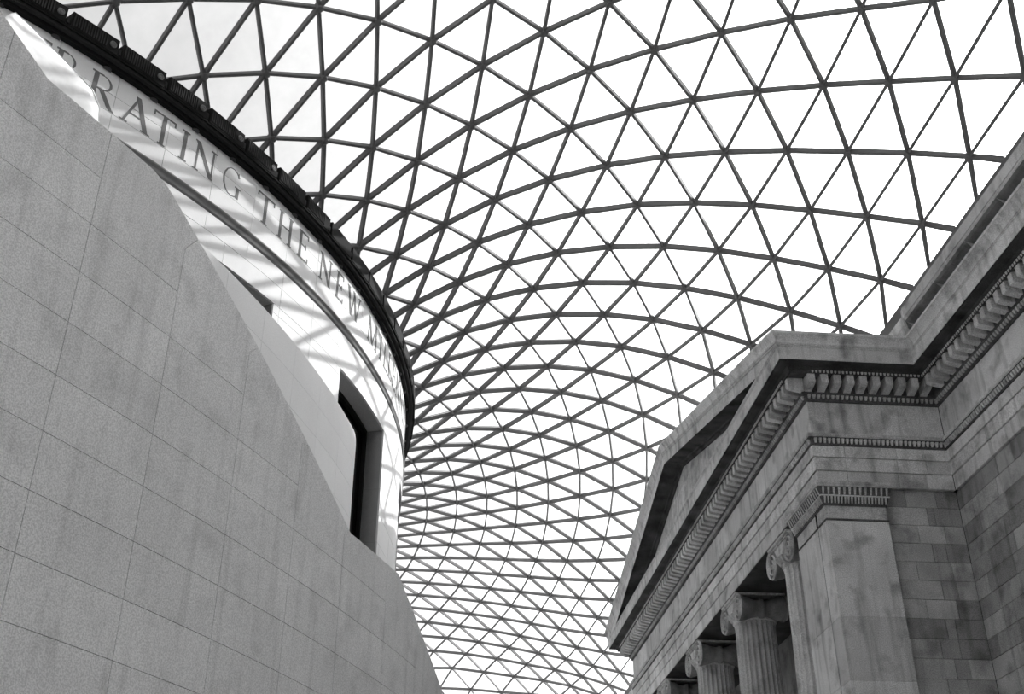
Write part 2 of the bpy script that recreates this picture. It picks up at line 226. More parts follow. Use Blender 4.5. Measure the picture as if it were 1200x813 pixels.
LATTICE = """-9,3,11.06,-26.82;-9,5,12.39,-28.62;-9,7,13.73,-30.43;-9,9,15.07,-32.26;-9,11,16.42,-34.11;-9,13,17.77,-35.96;-9,15,19.13,-37.82;-8,2,11.33,-24.86;-8,4,12.66,-26.61;-8,6,13.99,-28.38;-8,8,15.33,-30.17;-8,10,16.68,-31.99;-8,12,18.03,-33.82;-8,14,19.39,-35.65;-8,16,20.76,-37.48;-7,1,11.60,-22.91;-7,3,12.92,-24.62;-7,5,14.25,-26.36;-7,7,15.59,-28.11;-7,9,16.93,-29.89;-7,11,18.29,-31.68;-7,13,19.65,-33.49;-7,15,21.02,-35.31;-7,17,22.39,-37.15;-6,2,13.18,-22.69;-6,4,14.51,-24.37;-6,6,15.84,-26.08;-6,8,17.18,-27.81;-6,10,18.54,-29.57;-6,12,19.90,-31.34;-6,14,21.27,-33.13;-6,16,22.64,-34.93;-5,1,13.45,-20.82;-5,3,14.76,-22.44;-5,5,16.08,-24.08;-5,7,17.42,-25.76;-5,9,18.77,-27.47;-5,11,20.14,-29.20;-5,13,21.51,-30.94;-5,15,22.88,-32.71;-5,17,24.27,-34.49;-4,0,13.72,-19.01;-4,2,15.00,-20.55;-4,4,16.31,-22.13;-4,6,17.64,-23.74;-4,8,19.00,-25.39;-4,10,20.36,-27.07;-4,12,21.73,-28.76;-4,14,23.11,-30.48;-4,16,24.49,-32.21;-4,18,25.88,-33.96;-3,-1,13.98,-17.26;-3,1,15.24,-18.71;-3,3,16.53,-20.22;-3,5,17.85,-21.77;-3,7,19.20,-23.35;-3,9,20.57,-24.96;-3,11,21.94,-26.60;-3,13,23.33,-28.25;-3,15,24.71,-29.93;-3,17,26.08,-31.62;-3,19,27.47,-33.33;-2,-2,14.24,-15.58;-2,0,15.46,-16.94;-2,2,16.73,-18.36;-2,4,18.04,-19.83;-2,6,19.38,-21.34;-2,8,20.75,-22.88;-2,10,22.14,-24.45;-2,12,23.52,-26.04;-2,14,24.91,-27.65;-2,16,26.28,-29.28;-2,18,27.65,-30.92;-2,20,29.02,-32.58;-2,22,30.39,-34.29;-1,-3,14.50,-14.00;-1,-1,15.68,-15.24;-1,1,16.91,-16.57;-1,3,18.20,-17.95;-1,5,19.54,-19.38;-1,7,20.91,-20.84;-1,9,22.30,-22.33;-1,11,23.70,-23.84;-1,13,25.09,-25.38;-1,15,26.47,-26.93;-1,17,27.84,-28.50;-1,19,29.18,-30.08;-1,21,30.52,-31.67;-1,23,31.83,-33.23;0,-4,14.74,-12.52;0,-2,15.91,-13.64;0,0,17.09,-14.84;0,2,18.34,-16.14;0,4,19.66,-17.48;0,6,21.03,-18.85;0,8,22.43,-20.25;0,10,23.85,-21.68;0,12,25.26,-23.13;0,14,26.65,-24.61;0,16,28.01,-26.09;0,18,29.35,-27.59;0,20,30.67,-29.10;0,22,31.96,-30.60;0,24,33.24,-32.09;1,-5,14.93,-11.14;1,-3,16.10,-12.13;1,-1,17.29,-13.21;1,1,18.48,-14.41;1,3,19.76,-15.64;1,5,21.12,-16.91;1,7,22.53,-18.21;1,9,23.96,-19.55;1,11,25.39,-20.91;1,13,26.80,-22.30;1,15,28.18,-23.70;1,17,29.52,-25.12;1,19,30.83,-26.55;1,21,32.10,-27.97;1,23,33.36,-29.40;1,25,34.61,-30.83;1,27,35.86,-32.27;2,-6,15.06,-9.87;2,-4,16.22,-10.73;2,-2,17.40,-11.68;2,0,18.60,-12.74;2,2,19.83,-13.88;2,4,21.17,-15.04;2,6,22.58,-16.23;2,8,24.03,-17.46;2,10,25.48,-18.73;2,12,26.92,-20.02;2,14,28.32,-21.33;2,16,29.68,-22.66;2,18,30.98,-24.00;2,20,32.24,-25.36;2,22,33.48,-26.71;2,24,34.70,-28.07;2,26,35.92,-29.42;2,28,37.14,-30.75;3,-5,16.27,-9.41;3,-3,17.46,-10.23;3,-1,18.67,-11.14;3,1,19.89,-12.16;3,3,21.19,-13.23;3,5,22.58,-14.30;3,7,24.04,-15.41;3,9,25.52,-16.58;3,11,26.99,-17.77;3,13,28.43,-18.99;3,15,29.81,-20.23;3,17,31.13,-21.48;3,19,32.38,-22.75;3,21,33.60,-24.03;3,23,34.79,-25.31;3,25,35.99,-26.60;3,27,37.19,-27.89;3,29,38.41,-29.21;4,-6,16.27,-8.17;4,-4,17.45,-8.87;4,-2,18.65,-9.64;4,0,19.89,-10.49;4,2,21.17,-11.45;4,4,22.54,-12.43;4,6,23.99,-13.41;4,8,25.49,-14.47;4,10,27.00,-15.56;4,12,28.48,-16.68;4,14,29.90,-17.82;4,16,31.25,-18.97;4,18,32.51,-20.15;4,20,33.71,-21.34;4,22,34.88,-22.55;4,24,36.05,-23.77;4,26,37.24,-25.00;4,28,38.43,-26.24;5,-5,17.37,-7.60;5,-3,18.57,-8.23;5,-1,19.81,-8.94;5,1,21.09,-9.74;5,3,22.44,-10.60;5,5,23.88,-11.49;5,7,25.39,-12.41;5,9,26.93,-13.38;5,11,28.45,-14.39;5,13,29.92,-15.44;5,15,31.32,-16.50;5,17,32.61,-17.56;5,19,33.81,-18.66;5,21,34.94,-19.80;5,23,36.09,-20.94;5,25,37.26,-22.09;5,27,38.45,-23.27;6,-6,17.24,-6.41;6,-4,18.43,-6.90;6,-2,19.67,-7.47;6,0,20.94,-8.11;6,2,22.28,-8.82;6,4,23.71,-9.60;6,6,25.22,-10.40;6,8,26.76,-11.24;6,10,28.32,-12.12;6,12,29.85,-13.06;6,14,31.30,-14.05;6,16,32.65,-15.01;6,18,33.88,-15.99;6,20,34.97,-17.05;6,22,36.09,-18.11;6,24,37.25,-19.18;6,26,38.44,-20.27;7,-5,18.23,-5.65;7,-3,19.46,-6.08;7,-1,20.73,-6.59;7,1,22.05,-7.15;7,3,23.46,-7.78;7,5,24.95,-8.46;7,7,26.51,-9.17;7,9,28.09,-9.92;7,11,29.65,-10.70;7,13,31.16,-11.56;7,15,32.56,-12.47;7,17,33.83,-13.38;7,19,34.97,-14.32;7,21,36.04,-15.29;7,23,37.22,-16.25;7,25,38.42,-17.24;8,-6,17.97,-4.46;8,-4,19.20,-4.76;8,-2,20.46,-5.13;8,0,21.76,-5.56;8,2,23.15,-6.07;8,4,24.60,-6.61;8,6,26.15,-7.17;8,8,27.76,-7.77;8,10,29.35,-8.42;8,12,30.90,-9.12;8,14,32.38,-9.91;8,16,33.72,-10.72;8,18,34.91,-11.58;8,20,36.01,-12.45;8,22,37.17,-13.31;8,24,38.37,-14.19;9,-5,18.86,-3.51;9,-3,20.12,-3.75;9,-1,21.43,-4.05;9,1,22.76,-4.43;9,3,24.20,-4.84;9,5,25.73,-5.25;9,7,27.32,-5.70;9,9,28.95,-6.22;9,11,30.55,-6.78;9,13,32.10,-7.40;9,15,33.54,-8.09;9,17,34.82,-8.84;9,19,35.96,-9.62;9,21,37.13,-10.36;9,23,38.32,-11.12;10,-6,18.47,-2.32;10,-4,19.71,-2.45;10,-2,21.00,-2.63;10,0,22.33,-2.86;10,2,23.73,-3.15;10,4,25.24,-3.44;10,6,26.83,-3.74;10,8,28.46,-4.09;10,10,30.10,-4.50;10,12,31.70,-4.97;10,14,33.23,-5.52;10,16,34.64,-6.14;10,18,35.88,-6.80;10,20,37.05,-7.41;10,22,38.23,-8.04;11,-7,18.03,-1.17;11,-5,19.25,-1.20;11,-3,20.52,-1.27;11,-1,21.83,-1.38;11,1,23.21,-1.53;11,3,24.69,-1.73;11,5,26.26,-1.88;11,7,27.88,-2.09;11,9,29.55,-2.34;11,11,31.19,-2.65;11,13,32.78,-3.04;11,15,34.30,-3.49;11,17,35.66,-3.99;11,19,36.88,-4.47;11,21,38.08,-4.96;12,-6,18.74,0.01;12,-4,19.99,0.04;12,-2,21.28,0.03;12,0,22.64,-0.01;12,2,24.08,-0.07;12,4,25.62,-0.14;12,6,27.23,-0.19;12,8,28.89,-0.29;12,10,30.56,-0.46;12,12,32.19,-0.66;12,14,33.75,-0.92;12,16,35.21,-1.22;12,18,36.54,-1.55;12,20,37.79,-1.89;13,-7,18.19,1.19;13,-5,19.42,1.31;13,-3,20.69,1.39;13,-1,22.02,1.45;13,1,23.42,1.52;13,3,24.91,1.55;13,5,26.50,1.61;13,7,28.15,1.63;13,9,29.82,1.63;13,11,31.49,1.60;13,13,33.09,1.55;13,15,34.60,1.45;13,17,36.01,1.31;13,19,37.33,1.14;13,21,38.63,0.94;14,-6,18.80,2.55;14,-4,20.05,2.72;14,-2,21.35,2.87;14,0,22.72,3.00;14,2,24.17,3.17;14,4,25.72,3.34;14,6,27.35,3.47;14,8,29.01,3.62;14,10,30.69,3.77;14,12,32.32,3.91;14,14,33.87,4.01;14,16,35.33,4.06;14,18,36.71,4.08;14,20,38.05,4.07;15,-7,18.14,3.77;15,-5,19.36,4.04;15,-3,20.63,4.28;15,-1,21.97,4.51;15,1,23.39,4.77;15,3,24.89,5.02;15,5,26.48,5.29;15,7,28.13,5.60;15,9,29.79,5.89;15,11,31.46,6.18;15,13,33.04,6.46;15,15,34.53,6.70;15,17,35.96,6.90;15,19,37.32,7.08;15,21,38.67,7.25;16,-8,17.44,4.97;16,-6,18.63,5.32;16,-4,19.87,5.65;16,-2,21.17,5.98;16,0,22.55,6.31;16,2,24.01,6.64;16,4,25.55,7.04;16,6,27.17,7.49;16,8,28.82,7.96;16,10,30.49,8.37;16,12,32.11,8.82;16,14,33.64,9.22;16,16,35.08,9.59;16,18,36.47,9.95;16,20,37.82,10.30;17,-7,17.86,6.57;17,-5,19.07,6.99;17,-3,20.33,7.40;17,-1,21.66,7.81;17,1,23.07,8.23;17,3,24.56,8.70;17,5,26.15,9.27;17,7,27.78,9.87;17,9,29.43,10.44;17,11,31.08,11.03;17,13,32.64,11.60;17,15,34.12,12.14;17,17,35.52,12.66;17,19,36.87,13.18;17,21,38.20,13.72;18,-8,17.04,7.78;18,-6,18.22,8.29;18,-4,19.45,8.78;18,-2,20.73,9.29;18,0,22.09,9.79;18,2,23.52,10.33;18,4,25.07,10.98;18,6,26.68,11.67;18,8,28.31,12.37;18,10,29.95,13.06;18,12,31.56,13.81;18,14,33.06,14.52;18,16,34.48,15.21;18,18,35.83,15.89;18,20,37.15,16.57;18,22,38.46,17.30;19,-9,16.19,8.96;19,-7,17.33,9.54;19,-5,18.52,10.12;19,-3,19.77,10.71;19,-1,21.08,11.31;19,1,22.47,11.94;19,3,23.94,12.59;19,5,25.50,13.39;19,7,27.12,14.18;19,9,28.75,15.02;19,11,30.35,15.82;19,13,31.91,16.73;19,15,33.35,17.59;19,17,34.72,18.42;19,19,36.03,19.25;19,21,37.31,20.10;19,23,38.58,21.01;20,-10,15.29,10.09;20,-8,16.40,10.74;20,-6,17.56,11.40;20,-4,18.76,12.06;20,-2,20.03,12.75;20,0,21.36,13.46;20,2,22.78,14.21;20,4,24.29,15.01;20,6,25.87,15.91;20,8,27.48,16.81;20,10,29.09,17.75;20,12,30.67,18.75;20,14,32.15,19.80;20,16,33.54,20.79;20,18,34.85,21.76;20,20,36.11,22.73;20,22,37.36,23.74;20,24,38.61,24.81;21,-11,14.35,11.18;21,-9,15.43,11.89;21,-7,16.55,12.62;21,-5,17.72,13.35;21,-3,18.94,14.11;21,-1,20.23,14.90;21,1,21.58,15.73;21,3,23.02,16.60;21,5,24.57,17.53;21,7,26.16,18.51;21,9,27.75,19.53;21,11,29.34,20.61;21,13,30.86,21.81;21,15,32.28,23.00;21,17,33.62,24.11;21,19,34.88,25.21;21,21,36.10,26.31;21,23,37.32,27.44;21,25,38.57,28.67;22,-12,13.37,12.22;22,-10,14.42,13.00;22,-8,15.51,13.78;22,-6,16.64,14.57;22,-4,17.82,15.39;22,-2,19.06,16.25;22,0,20.36,17.14;22,2,21.74,18.08;22,4,23.20,19.05;22,6,24.76,20.06;22,8,26.34,21.15;22,10,27.92,22.35;22,12,29.48,23.66;22,14,30.95,25.05;22,16,32.34,26.33;22,18,33.62,27.52;22,20,34.83,28.76;22,22,36.01,29.95;22,24,37.23,31.20;22,26,38.52,32.55;23,-13,12.34,13.22;23,-11,13.38,14.05;23,-9,14.43,14.88;23,-7,15.53,15.73;23,-5,16.67,16.60;23,-3,17.86,17.50;23,-1,19.11,18.45;23,1,20.43,19.44;23,3,21.82,20.49;23,5,23.29,21.59;23,7,24.84,22.69;23,9,26.42,23.95;23,11,27.98,25.38;23,13,29.49,26.86;23,15,30.94,28.33;23,17,32.30,29.76;23,19,33.55,31.08;23,21,34.73,32.36;23,23,35.87,33.58;23,25,37.17,34.98;23,27,38.48,36.42;24,-14,11.31,14.18;24,-12,12.29,15.05;24,-10,13.32,15.93;24,-8,14.38,16.82;24,-6,15.48,17.73;24,-4,16.63,18.68;24,-2,17.83,19.67;24,0,19.09,20.70;24,2,20.42,21.79;24,4,21.82,22.94;24,6,23.30,24.14;24,8,24.84,25.47;24,10,26.39,26.88;24,12,27.93,28.45;24,14,29.42,30.04;24,16,30.85,31.59;24,18,32.19,33.12;24,20,33.44,34.57;24,22,34.63,35.97;24,24,35.84,37.29;24,26,37.12,38.69;24,28,38.42,40.17;25,-13,11.16,16.01;25,-11,12.17,16.92;25,-9,13.20,17.85;25,-7,14.26,18.80;25,-5,15.37,19.79;25,-3,16.52,20.81;25,-1,17.73,21.87;25,1,19.00,22.99;25,3,20.33,24.18;25,5,21.73,25.43;25,7,23.20,26.77;25,9,24.73,28.25;25,11,26.27,29.78;25,13,27.78,31.51;25,15,29.25,33.18;25,17,30.66,34.79;25,19,32.01,36.45;25,21,33.28,37.96;25,23,34.50,39.38;25,25,35.73,40.72;25,27,37.01,42.18;25,29,38.36,43.88;26,-14,10.02,16.92;26,-12,10.98,17.87;26,-10,11.98,18.84;26,-8,13.01,19.82;26,-6,14.08,20.82;26,-4,15.19,21.87;26,-2,16.35,22.96;26,0,17.56,24.10;26,2,18.83,25.30;26,4,20.16,26.57;26,6,21.55,27.93;26,8,23.00,29.40;26,10,24.51,30.97;26,12,26.02,32.69;26,14,27.50,34.46;26,16,28.95,36.17;26,18,30.37,37.86;26,20,31.71,39.52;26,22,33.01,40.99;26,24,34.24,42.39;26,26,35.50,43.84;26,28,36.80,45.36;27,-13,9.75,18.78;27,-11,10.73,19.77;27,-9,11.73,20.77;27,-7,12.77,21.80;27,-5,13.84,22.87;27,-3,14.95,23.97;27,-1,16.10,25.12;27,1,17.31,26.33;27,3,18.58,27.61;27,5,19.90,28.96;27,7,21.27,30.40;27,9,22.70,31.96;27,11,24.18,33.64;27,13,25.66,35.44;27,15,27.10,37.17;27,17,28.54,38.88;27,19,29.94,40.59;27,21,31.31,42.17;27,23,32.59,43.63;27,25,33.86,45.08;27,27,35.17,46.64;27,29,36.57,48.45;28,-14,8.52,19.65;28,-12,9.45,20.66;28,-10,10.43,21.69;28,-8,11.43,22.73;28,-6,12.46,23.81;28,-4,13.53,24.92;28,-2,14.64,26.08;28,0,15.79,27.29;28,2,16.99,28.55;28,4,18.25,29.89;28,6,19.55,31.30;28,8,20.90,32.80;28,10,22.30,34.40;28,12,23.73,36.15;28,14,25.16,37.88;28,16,26.61,39.60;28,18,28.02,41.25;28,20,29.40,42.87;28,22,30.76,44.44;28,24,32.06,45.93;28,26,33.38,47.50;28,28,34.73,49.17;29,-13,8.14,21.51;29,-11,9.10,22.56;29,-9,10.07,23.62;29,-7,11.07,24.71;29,-5,12.10,25.82;29,-3,13.16,26.98;29,-1,14.26,28.18;29,1,15.41,29.44;29,3,16.60,30.75;29,5,17.84,32.13;29,7,19.12,33.58;29,9,20.44,35.10;29,11,21.80,36.71;29,13,23.17,38.36;29,15,24.57,40.05;29,17,25.96,41.70;29,19,27.37,43.23;29,21,28.75,44.77;29,23,30.09,46.37;29,25,31.44,48.00;29,27,32.83,49.74;29,29,34.25,51.58;30,-14,6.82,22.33;30,-12,7.74,23.39;30,-10,8.69,24.47;30,-8,9.66,25.56;30,-6,10.65,26.68;30,-4,11.68,27.84;30,-2,12.73,29.03;30,0,13.83,30.27;30,2,14.96,31.56;30,4,16.14,32.90;30,6,17.36,34.30;30,8,18.61,35.76;30,10,19.89,37.28;30,12,21.21,38.84;30,14,22.53,40.41;30,16,23.86,41.97;30,18,25.24,43.49;30,20,26.61,44.93;30,22,27.98,46.52;30,24,29.37,48.21;30,26,30.78,49.97;31,-13,6.36,24.20;31,-11,7.29,25.29;31,-9,8.24,26.39;31,-7,9.20,27.51;31,-5,10.19,28.66;31,-3,11.20,29.84;31,-1,12.25,31.06;31,1,13.34,32.33;31,3,14.46,33.64;31,5,15.61,35.00;31,7,16.80,36.40;31,9,18.03,37.85;31,11,19.27,39.33;31,13,20.54,40.82;31,15,21.82,42.30;31,17,23.12,43.74;31,19,24.42,45.13;31,21,25.78,46.56;31,23,27.20,48.26;31,25,28.62,50.01;32,-14,4.98,24.98;32,-12,5.88,26.08;32,-10,6.80,27.19;32,-8,7.74,28.31;32,-6,8.70,29.45;32,-4,9.68,30.63;32,-2,10.68,31.83;32,0,11.72,33.07;32,2,12.79,34.36;32,4,13.89,35.68;32,6,15.02,37.03;32,8,16.19,38.42;32,10,17.38,39.84;32,12,18.59,41.26;32,14,19.83,42.69;32,16,21.07,44.08;32,18,22.34,45.46;32,20,23.65,46.85;32,22,25.01,48.37;32,24,26.42,50.02;33,-13,4.45,26.85;33,-11,5.36,27.97;33,-9,6.28,29.09;33,-7,7.21,30.23;33,-5,8.16,31.39;33,-3,9.13,32.58;33,-1,10.12,33.81;33,1,11.14,35.06;33,3,12.19,36.35;33,5,13.27,37.66;33,7,14.39,39.01;33,9,15.52,40.37;33,11,16.69,41.75;33,13,17.87,43.12;33,15,19.08,44.49;33,17,20.31,45.84;33,19,21.57,47.20;33,21,22.87,48.61;33,23,24.22,50.12;34,-14,3.02,27.61;34,-12,3.91,28.73;34,-10,4.82,29.86;34,-8,5.72,30.99;34,-6,6.64,32.15;34,-4,7.58,33.33;34,-2,8.54,34.53;34,0,9.51,35.76;34,2,10.52,37.02;34,4,11.55,38.30;34,6,12.61,39.61;34,8,13.70,40.93;34,10,14.81,42.27;34,12,15.95,43.60;34,14,17.12,44.93;34,16,18.31,46.26;34,18,19.53,47.59;34,20,20.78,48.94;34,22,22.07,50.35;35,-13,2.47,29.49;35,-11,3.36,30.61;35,-9,4.25,31.75;35,-7,5.15,32.90;35,-5,6.05,34.07;35,-3,6.97,35.25;35,-1,7.91,36.46;35,1,8.87,37.70;35,3,9.86,38.95;35,5,10.87,40.23;35,7,11.91,41.52;35,9,12.98,42.81;35,11,14.07,44.11;35,13,15.19,45.41;35,15,16.34,46.71;35,17,17.51,48.00;35,19,18.72,49.32;35,21,19.96,50.65;36,-14,1.02,30.24;36,-12,1.90,31.37;36,-10,2.78,32.50;36,-8,3.66,33.65;36,-6,4.54,34.80;36,-4,5.43,35.98;36,-2,6.34,37.17;36,0,7.26,38.39;36,2,8.20,39.62;36,4,9.16,40.87;36,6,10.15,42.12;36,8,11.17,43.39;36,10,12.22,44.66;36,12,13.29,45.92;36,14,14.40,47.19;36,16,15.53,48.45;36,18,16.69,49.73;36,20,17.87,51.00"""
XE, YE, RI = 13.97, 84.4, 19.6          # wall edge, far edge, inner ring
nodes = {}
for t in LATTICE.split(';'):
    u, v, x, y = t.split(',')
    nodes[(int(u), int(v))] = (AX + float(x), AY + float(y))
    if float(y) > 18: nodes[(int(u) + 200, int(v))] = (AX + float(x), AY - float(y))      # the same grid over the near end of the court, behind the viewer
YJ, YB0 = AY - 24.0, AY - 46.4           # where the two stretches of grid meet, near edge of the roof
def inside(p, far=True):
    if not (p[0] <= XE and p[1] <= YE and math.hypot(p[0] - AX, p[1] - AY) >= RI): return False
    return p[1] >= YJ if far else YB0 <= p[1] < YJ
def lift(p, d=0.0): return Vector((p[0], p[1], roof_z(p[0], p[1]) + d))
def nrm(p):
    e = .4
    return Vector(((roof_z(p[0] - e, p[1]) - roof_z(p[0] + e, p[1])) / (2 * e), (roof_z(p[0], p[1] - e) - roof_z(p[0], p[1] + e)) / (2 * e), 1)).normalized()
def cross_pt(a, b, far=True):
    lo, hi = 0.0, 1.0                    # a inside, b outside
    for _ in range(24):
        m = (lo + hi) / 2; q = (a[0] + (b[0] - a[0]) * m, a[1] + (b[1] - a[1]) * m)
        if inside(q, far): lo = m
        else: hi = m
    return (a[0] + (b[0] - a[0]) * lo, a[1] + (b[1] - a[1]) * lo)
def pix(P):
    d = Vector(P) - EYE; z = d.dot(CF)
    return None if z < .5 else (600 + FPX * d.dot(CR) / z, 406.5 - FPX * d.dot(CU) / z)
def seen(P):
    """0 when hidden from the eye by the reading room, the wing or the portico, or out of frame"""
    q = pix(P)
    if q is None or not (-10 < q[0] < 1210 and -10 < q[1] < 823): return False
    d = Vector(P) - EYE
    if d.z < 1.293 * d.x: return False
    for R, zt in ((22.5, 19.0),):
        a = d.x ** 2 + d.y ** 2; b = -(d.x * AX + d.y * AY); c = AX * AX + AY * AY - R * R
        if b * b > a * c:
            t = (-b - math.sqrt(b * b - a * c)) / a
            if 0 < t < 1 and 1.6 + d.z * t < zt: return False
    t = 8.93 / d.x if d.x > 0 else 9
    if t < 1:
        y, z = d.y * t, 1.6 + d.z * t
        if 24.4 < y < 51.3 and z < 20.1 - .2317 * abs(y - 37.8): return False
    return True
def area(ps):
    q = [pix(p) for p in ps]
    if any(k is None for k in q) or not seen(sum(ps, Vector()) / len(ps)): return 0
    return abs(sum(q[i][0] * q[(i + 1) % len(q)][1] - q[(i + 1) % len(q)][0] * q[i][1] for i in range(len(q)))) / 2
ceiling = empty('ceiling', 'domed roof of triangular glass panes on a swirling grid of grey steel bars', 'roof', kind='structure')
UP_GLASS, BW, BD, TOP = 0.13, 0.082, 0.15, 0.085
# panes
panes = []
for (u, v), p in nodes.items():
    for tri in (((u, v), (u, v + 2), (u + 1, v + 1)), ((u, v), (u, v + 2), (u - 1, v + 1))):
        if not all(k in nodes for k in tri): continue
        poly = [nodes[k] for k in tri]; out = []
        for i in range(3):
            a, b = poly[i], poly[(i + 1) % 3]
            ia, ib = inside(a, u < 150), inside(b, u < 150)
            if ia: out.append(a)
            if ia != ib: out.append(cross_pt(a, b, u < 150) if ia else cross_pt(b, a, u < 150))
        if len(out) < 3: continue
        c = (sum(q[0] for q in out) / len(out), sum(q[1] for q in out) / len(out))
        P = [lift(q) + nrm(c) * UP_GLASS for q in out]
        cc = sum(P, Vector()) / len(P)
        P = [q + (cc - q).normalized() * min(.035, (cc - q).length * .3) for q in P]
        panes.append((area(P), P, nrm(c)))
panes.sort(key=lambda t: -t[0])
rest = MB()
for k, (ar, P, n) in enumerate(panes):
    f = [tuple(range(len(P)))]
    if k < 300 and ar > 60:
        g = sum(P, Vector()) / len(P)
        o = obj('glass_pane', mesh('glass_pane', [q - g for q in P], f, M_GLASS), ceiling, g)
    else: rest.add(P, f)
rest.build('distant_glass', M_GLASS, ceiling, kind='stuff')
# bars
def bar_geo(a, b, na, nb, w=BW, d=BD):
    t = (b - a).normalized(); vs = []
    for p, n in ((a, na), (b, nb)):
        s = t.cross(n).normalized(); n2 = s.cross(t)
        top, bot = p + n2 * TOP, p - n2 * (d - TOP)
        # box section with a narrower lower lip
        vs += [top - s * w / 2, top + s * w / 2, bot + s * w / 2 + n2 * .02, bot + s * w * .36, bot - s * w * .36, bot - s * w / 2 + n2 * .02]
    fs = [(i, (i + 1) % 6, 6 + (i + 1) % 6, 6 + i) for i in range(6)] + [(5, 4, 3, 2, 1, 0), (6, 7, 8, 9, 10, 11)]
    return vs, fs
bars, gasket = [], MB()
for (u, v), p in nodes.items():
    for k in ((u, v + 2), (u + 1, v + 1), (u - 1, v + 1)):
        if k not in nodes: continue
        a, b = p, nodes[k]
        fa = u < 150; ia, ib = inside(a, fa), inside(b, fa)
        if not (ia or ib): continue
        if not ia: a = cross_pt(b, a, fa)
        if not ib: b = cross_pt(a, b, fa)
        A, B, na, nb = lift(a), lift(b), nrm(a), nrm(b)
        if (A - B).length < .15: continue
        bars.append((area([A - na * .06, A + na * .06, B + nb * .06, B - nb * .06]) + (1 if seen((A + B) / 2) else 0) * (A - B).length / ((A + B) / 2 - EYE).length * 100, A, B, na, nb))
        g = bar_geo(A + na * UP_GLASS, B + nb * UP_GLASS, na, nb, .026, .012); vs = [q - na * TOP for q in g[0]]
        gasket.add(vs, g[1])
bars.sort(key=lambda t: -t[0])
rest = MB()
for k, (ar, A, B, na, nb) in enumerate(bars):
    vs, fs = bar_geo(A, B, na, nb)
    if k < 300 and ar > 0:
        g = (A + B) / 2
        obj('steel_bar', mesh('steel_bar', [q - g for q in vs], fs, M_STEEL), ceiling, g)
    else: rest.add(vs, fs)
rest.build('distant_steel', M_STEEL, ceiling, kind='stuff')
gasket.build('pane_gaskets', M_GASKET, ceiling, kind='stuff')
# nodes where six bars meet
nb_ = MB().lathe([(0, -.10), (.075, -.10), (.10, -.08), (.10, .08), (.08, .09), (.03, .09), (.03, .125), (0, .125)], 10)
NODE = mesh('node', nb_.v, nb_.f, M_STEEL)
ns = []
for k, p in nodes.items():
    if inside(p, k[0] < 150):
        P = lift(p); ns.append(((1 / (P - EYE).length) if seen(P) else 0, p, P))
ns.sort(key=lambda t: -t[0])
rest = MB()
for k, (s, p, P) in enumerate(ns):
    q = nrm(p).to_track_quat('Z', 'Y')
    if k < 300 and s > 0:
        obj('node', NODE, ceiling, P, q.to_euler())
    else: rest.add([P + q @ Vector(x) for x in nb_.v], nb_.f)
rest.build('distant_nodes', M_STEEL, ceiling, kind='stuff')
# rim members of the roof
rim = MB(); n = 96
for i in range(n):
    a0, a1 = math.radians(-100 + 200 * i / n), math.radians(-100 + 200 * (i + 1) / n)
    q = lambda a, r, z: (AX + r * math.cos(a), AY + r * math.sin(a), z)
    rim.prism([q(a0, 19.4, 19.9), q(a0, 19.7, 19.9), q(a0, 19.7, 20.2), q(a0, 19.4, 20.2)], [q(a1, 19.4, 19.9), q(a1, 19.7, 19.9), q(a1, 19.7, 20.2), q(a1, 19.4, 20.2)])
rim.build('inner_rim_beam', M_STEEL, ceiling)
MB().box(XE - .06, XE + .2, -14, YE, 19.25, 19.70).build('edge_beam', M_STEEL, ceiling)
MB().box(-23, XE, YE, YE + .3, 19.52, 19.85).build('edge_beam', M_STEEL, ceiling)

# ---- reading room drum on the left
A0D, A1D = -64.0, 12.0                   # stretch of the circle that is built stone by stone
def dp(deg, r, z=0.0):
    a = math.radians(deg); return Vector((AX + r * math.cos(a), AY + r * math.sin(a), z))
WIN = [(-21.8, -12.5), (-39.4, -30.1), (-57.0, -47.7), (-4.2, 5.1)]
WZ0, WZ1 = 9.6, 15.70
drum = empty('wall_drum', 'white curved stone drum with cut lettering, lit by the sun through the roof', 'wall', kind='structure')
def arc_slab(mb, d0, d1, r0, r1, z0, z1, step=1.2):
    n = max(1, int(math.ceil((d1 - d0) / step)))
    vs = []; fs = []
    for i in range(n + 1):
        d = d0 + (d1 - d0) * i / n
        vs += [dp(d, r1, z0), dp(d, r1, z1), dp(d, r0, z1), dp(d, r0, z0)]
    for i in range(n):
        for k in range(4):
            fs.append((i * 4 + k, i * 4 + (k + 1) % 4, (i + 1) * 4 + (k + 1) % 4, (i + 1) * 4 + k))
    fs += [(3, 2, 1, 0), (n * 4, n * 4 + 1, n * 4 + 2, n * 4 + 3)]
    return mb.add(vs, fs)
# backing behind the facing stones (leaves the window openings free)
bk = MB(); wins = sorted(WIN); cur = -180.0
for a, b in wins + [(180.0, 180.0)]:
    if a > cur: arc_slab(bk, cur, a, RD - .75, RD - .05, 0, 18.4, 3.0)
    cur = b
for a, b in wins: arc_slab(bk, a, b, RD - .75, RD - .06, WZ1 + .06, 18.4); arc_slab(bk, a, b, RD - .75, RD - .05, 0, WZ0)
bk.build('stone_core', M_DRUMJ, drum)
arc_slab(MB(), -180, 180, 20.9, 21.55, 18.3, 18.75, 3.0).build('roof_kerb', M_BLACK, drum)
GAP = .011; GD = math.degrees(GAP / RD)
rows = [9.6 + .0, 10.0, 10.945, 11.70, 12.455, 13.21, 13.965, 14.72, 15.475, 16.22, 16.68]
rows_hi = [16.96, 17.45, 17.90, 18.44]
joints = [-26.0 + 3.47 * k for k in range(-11, 12)]
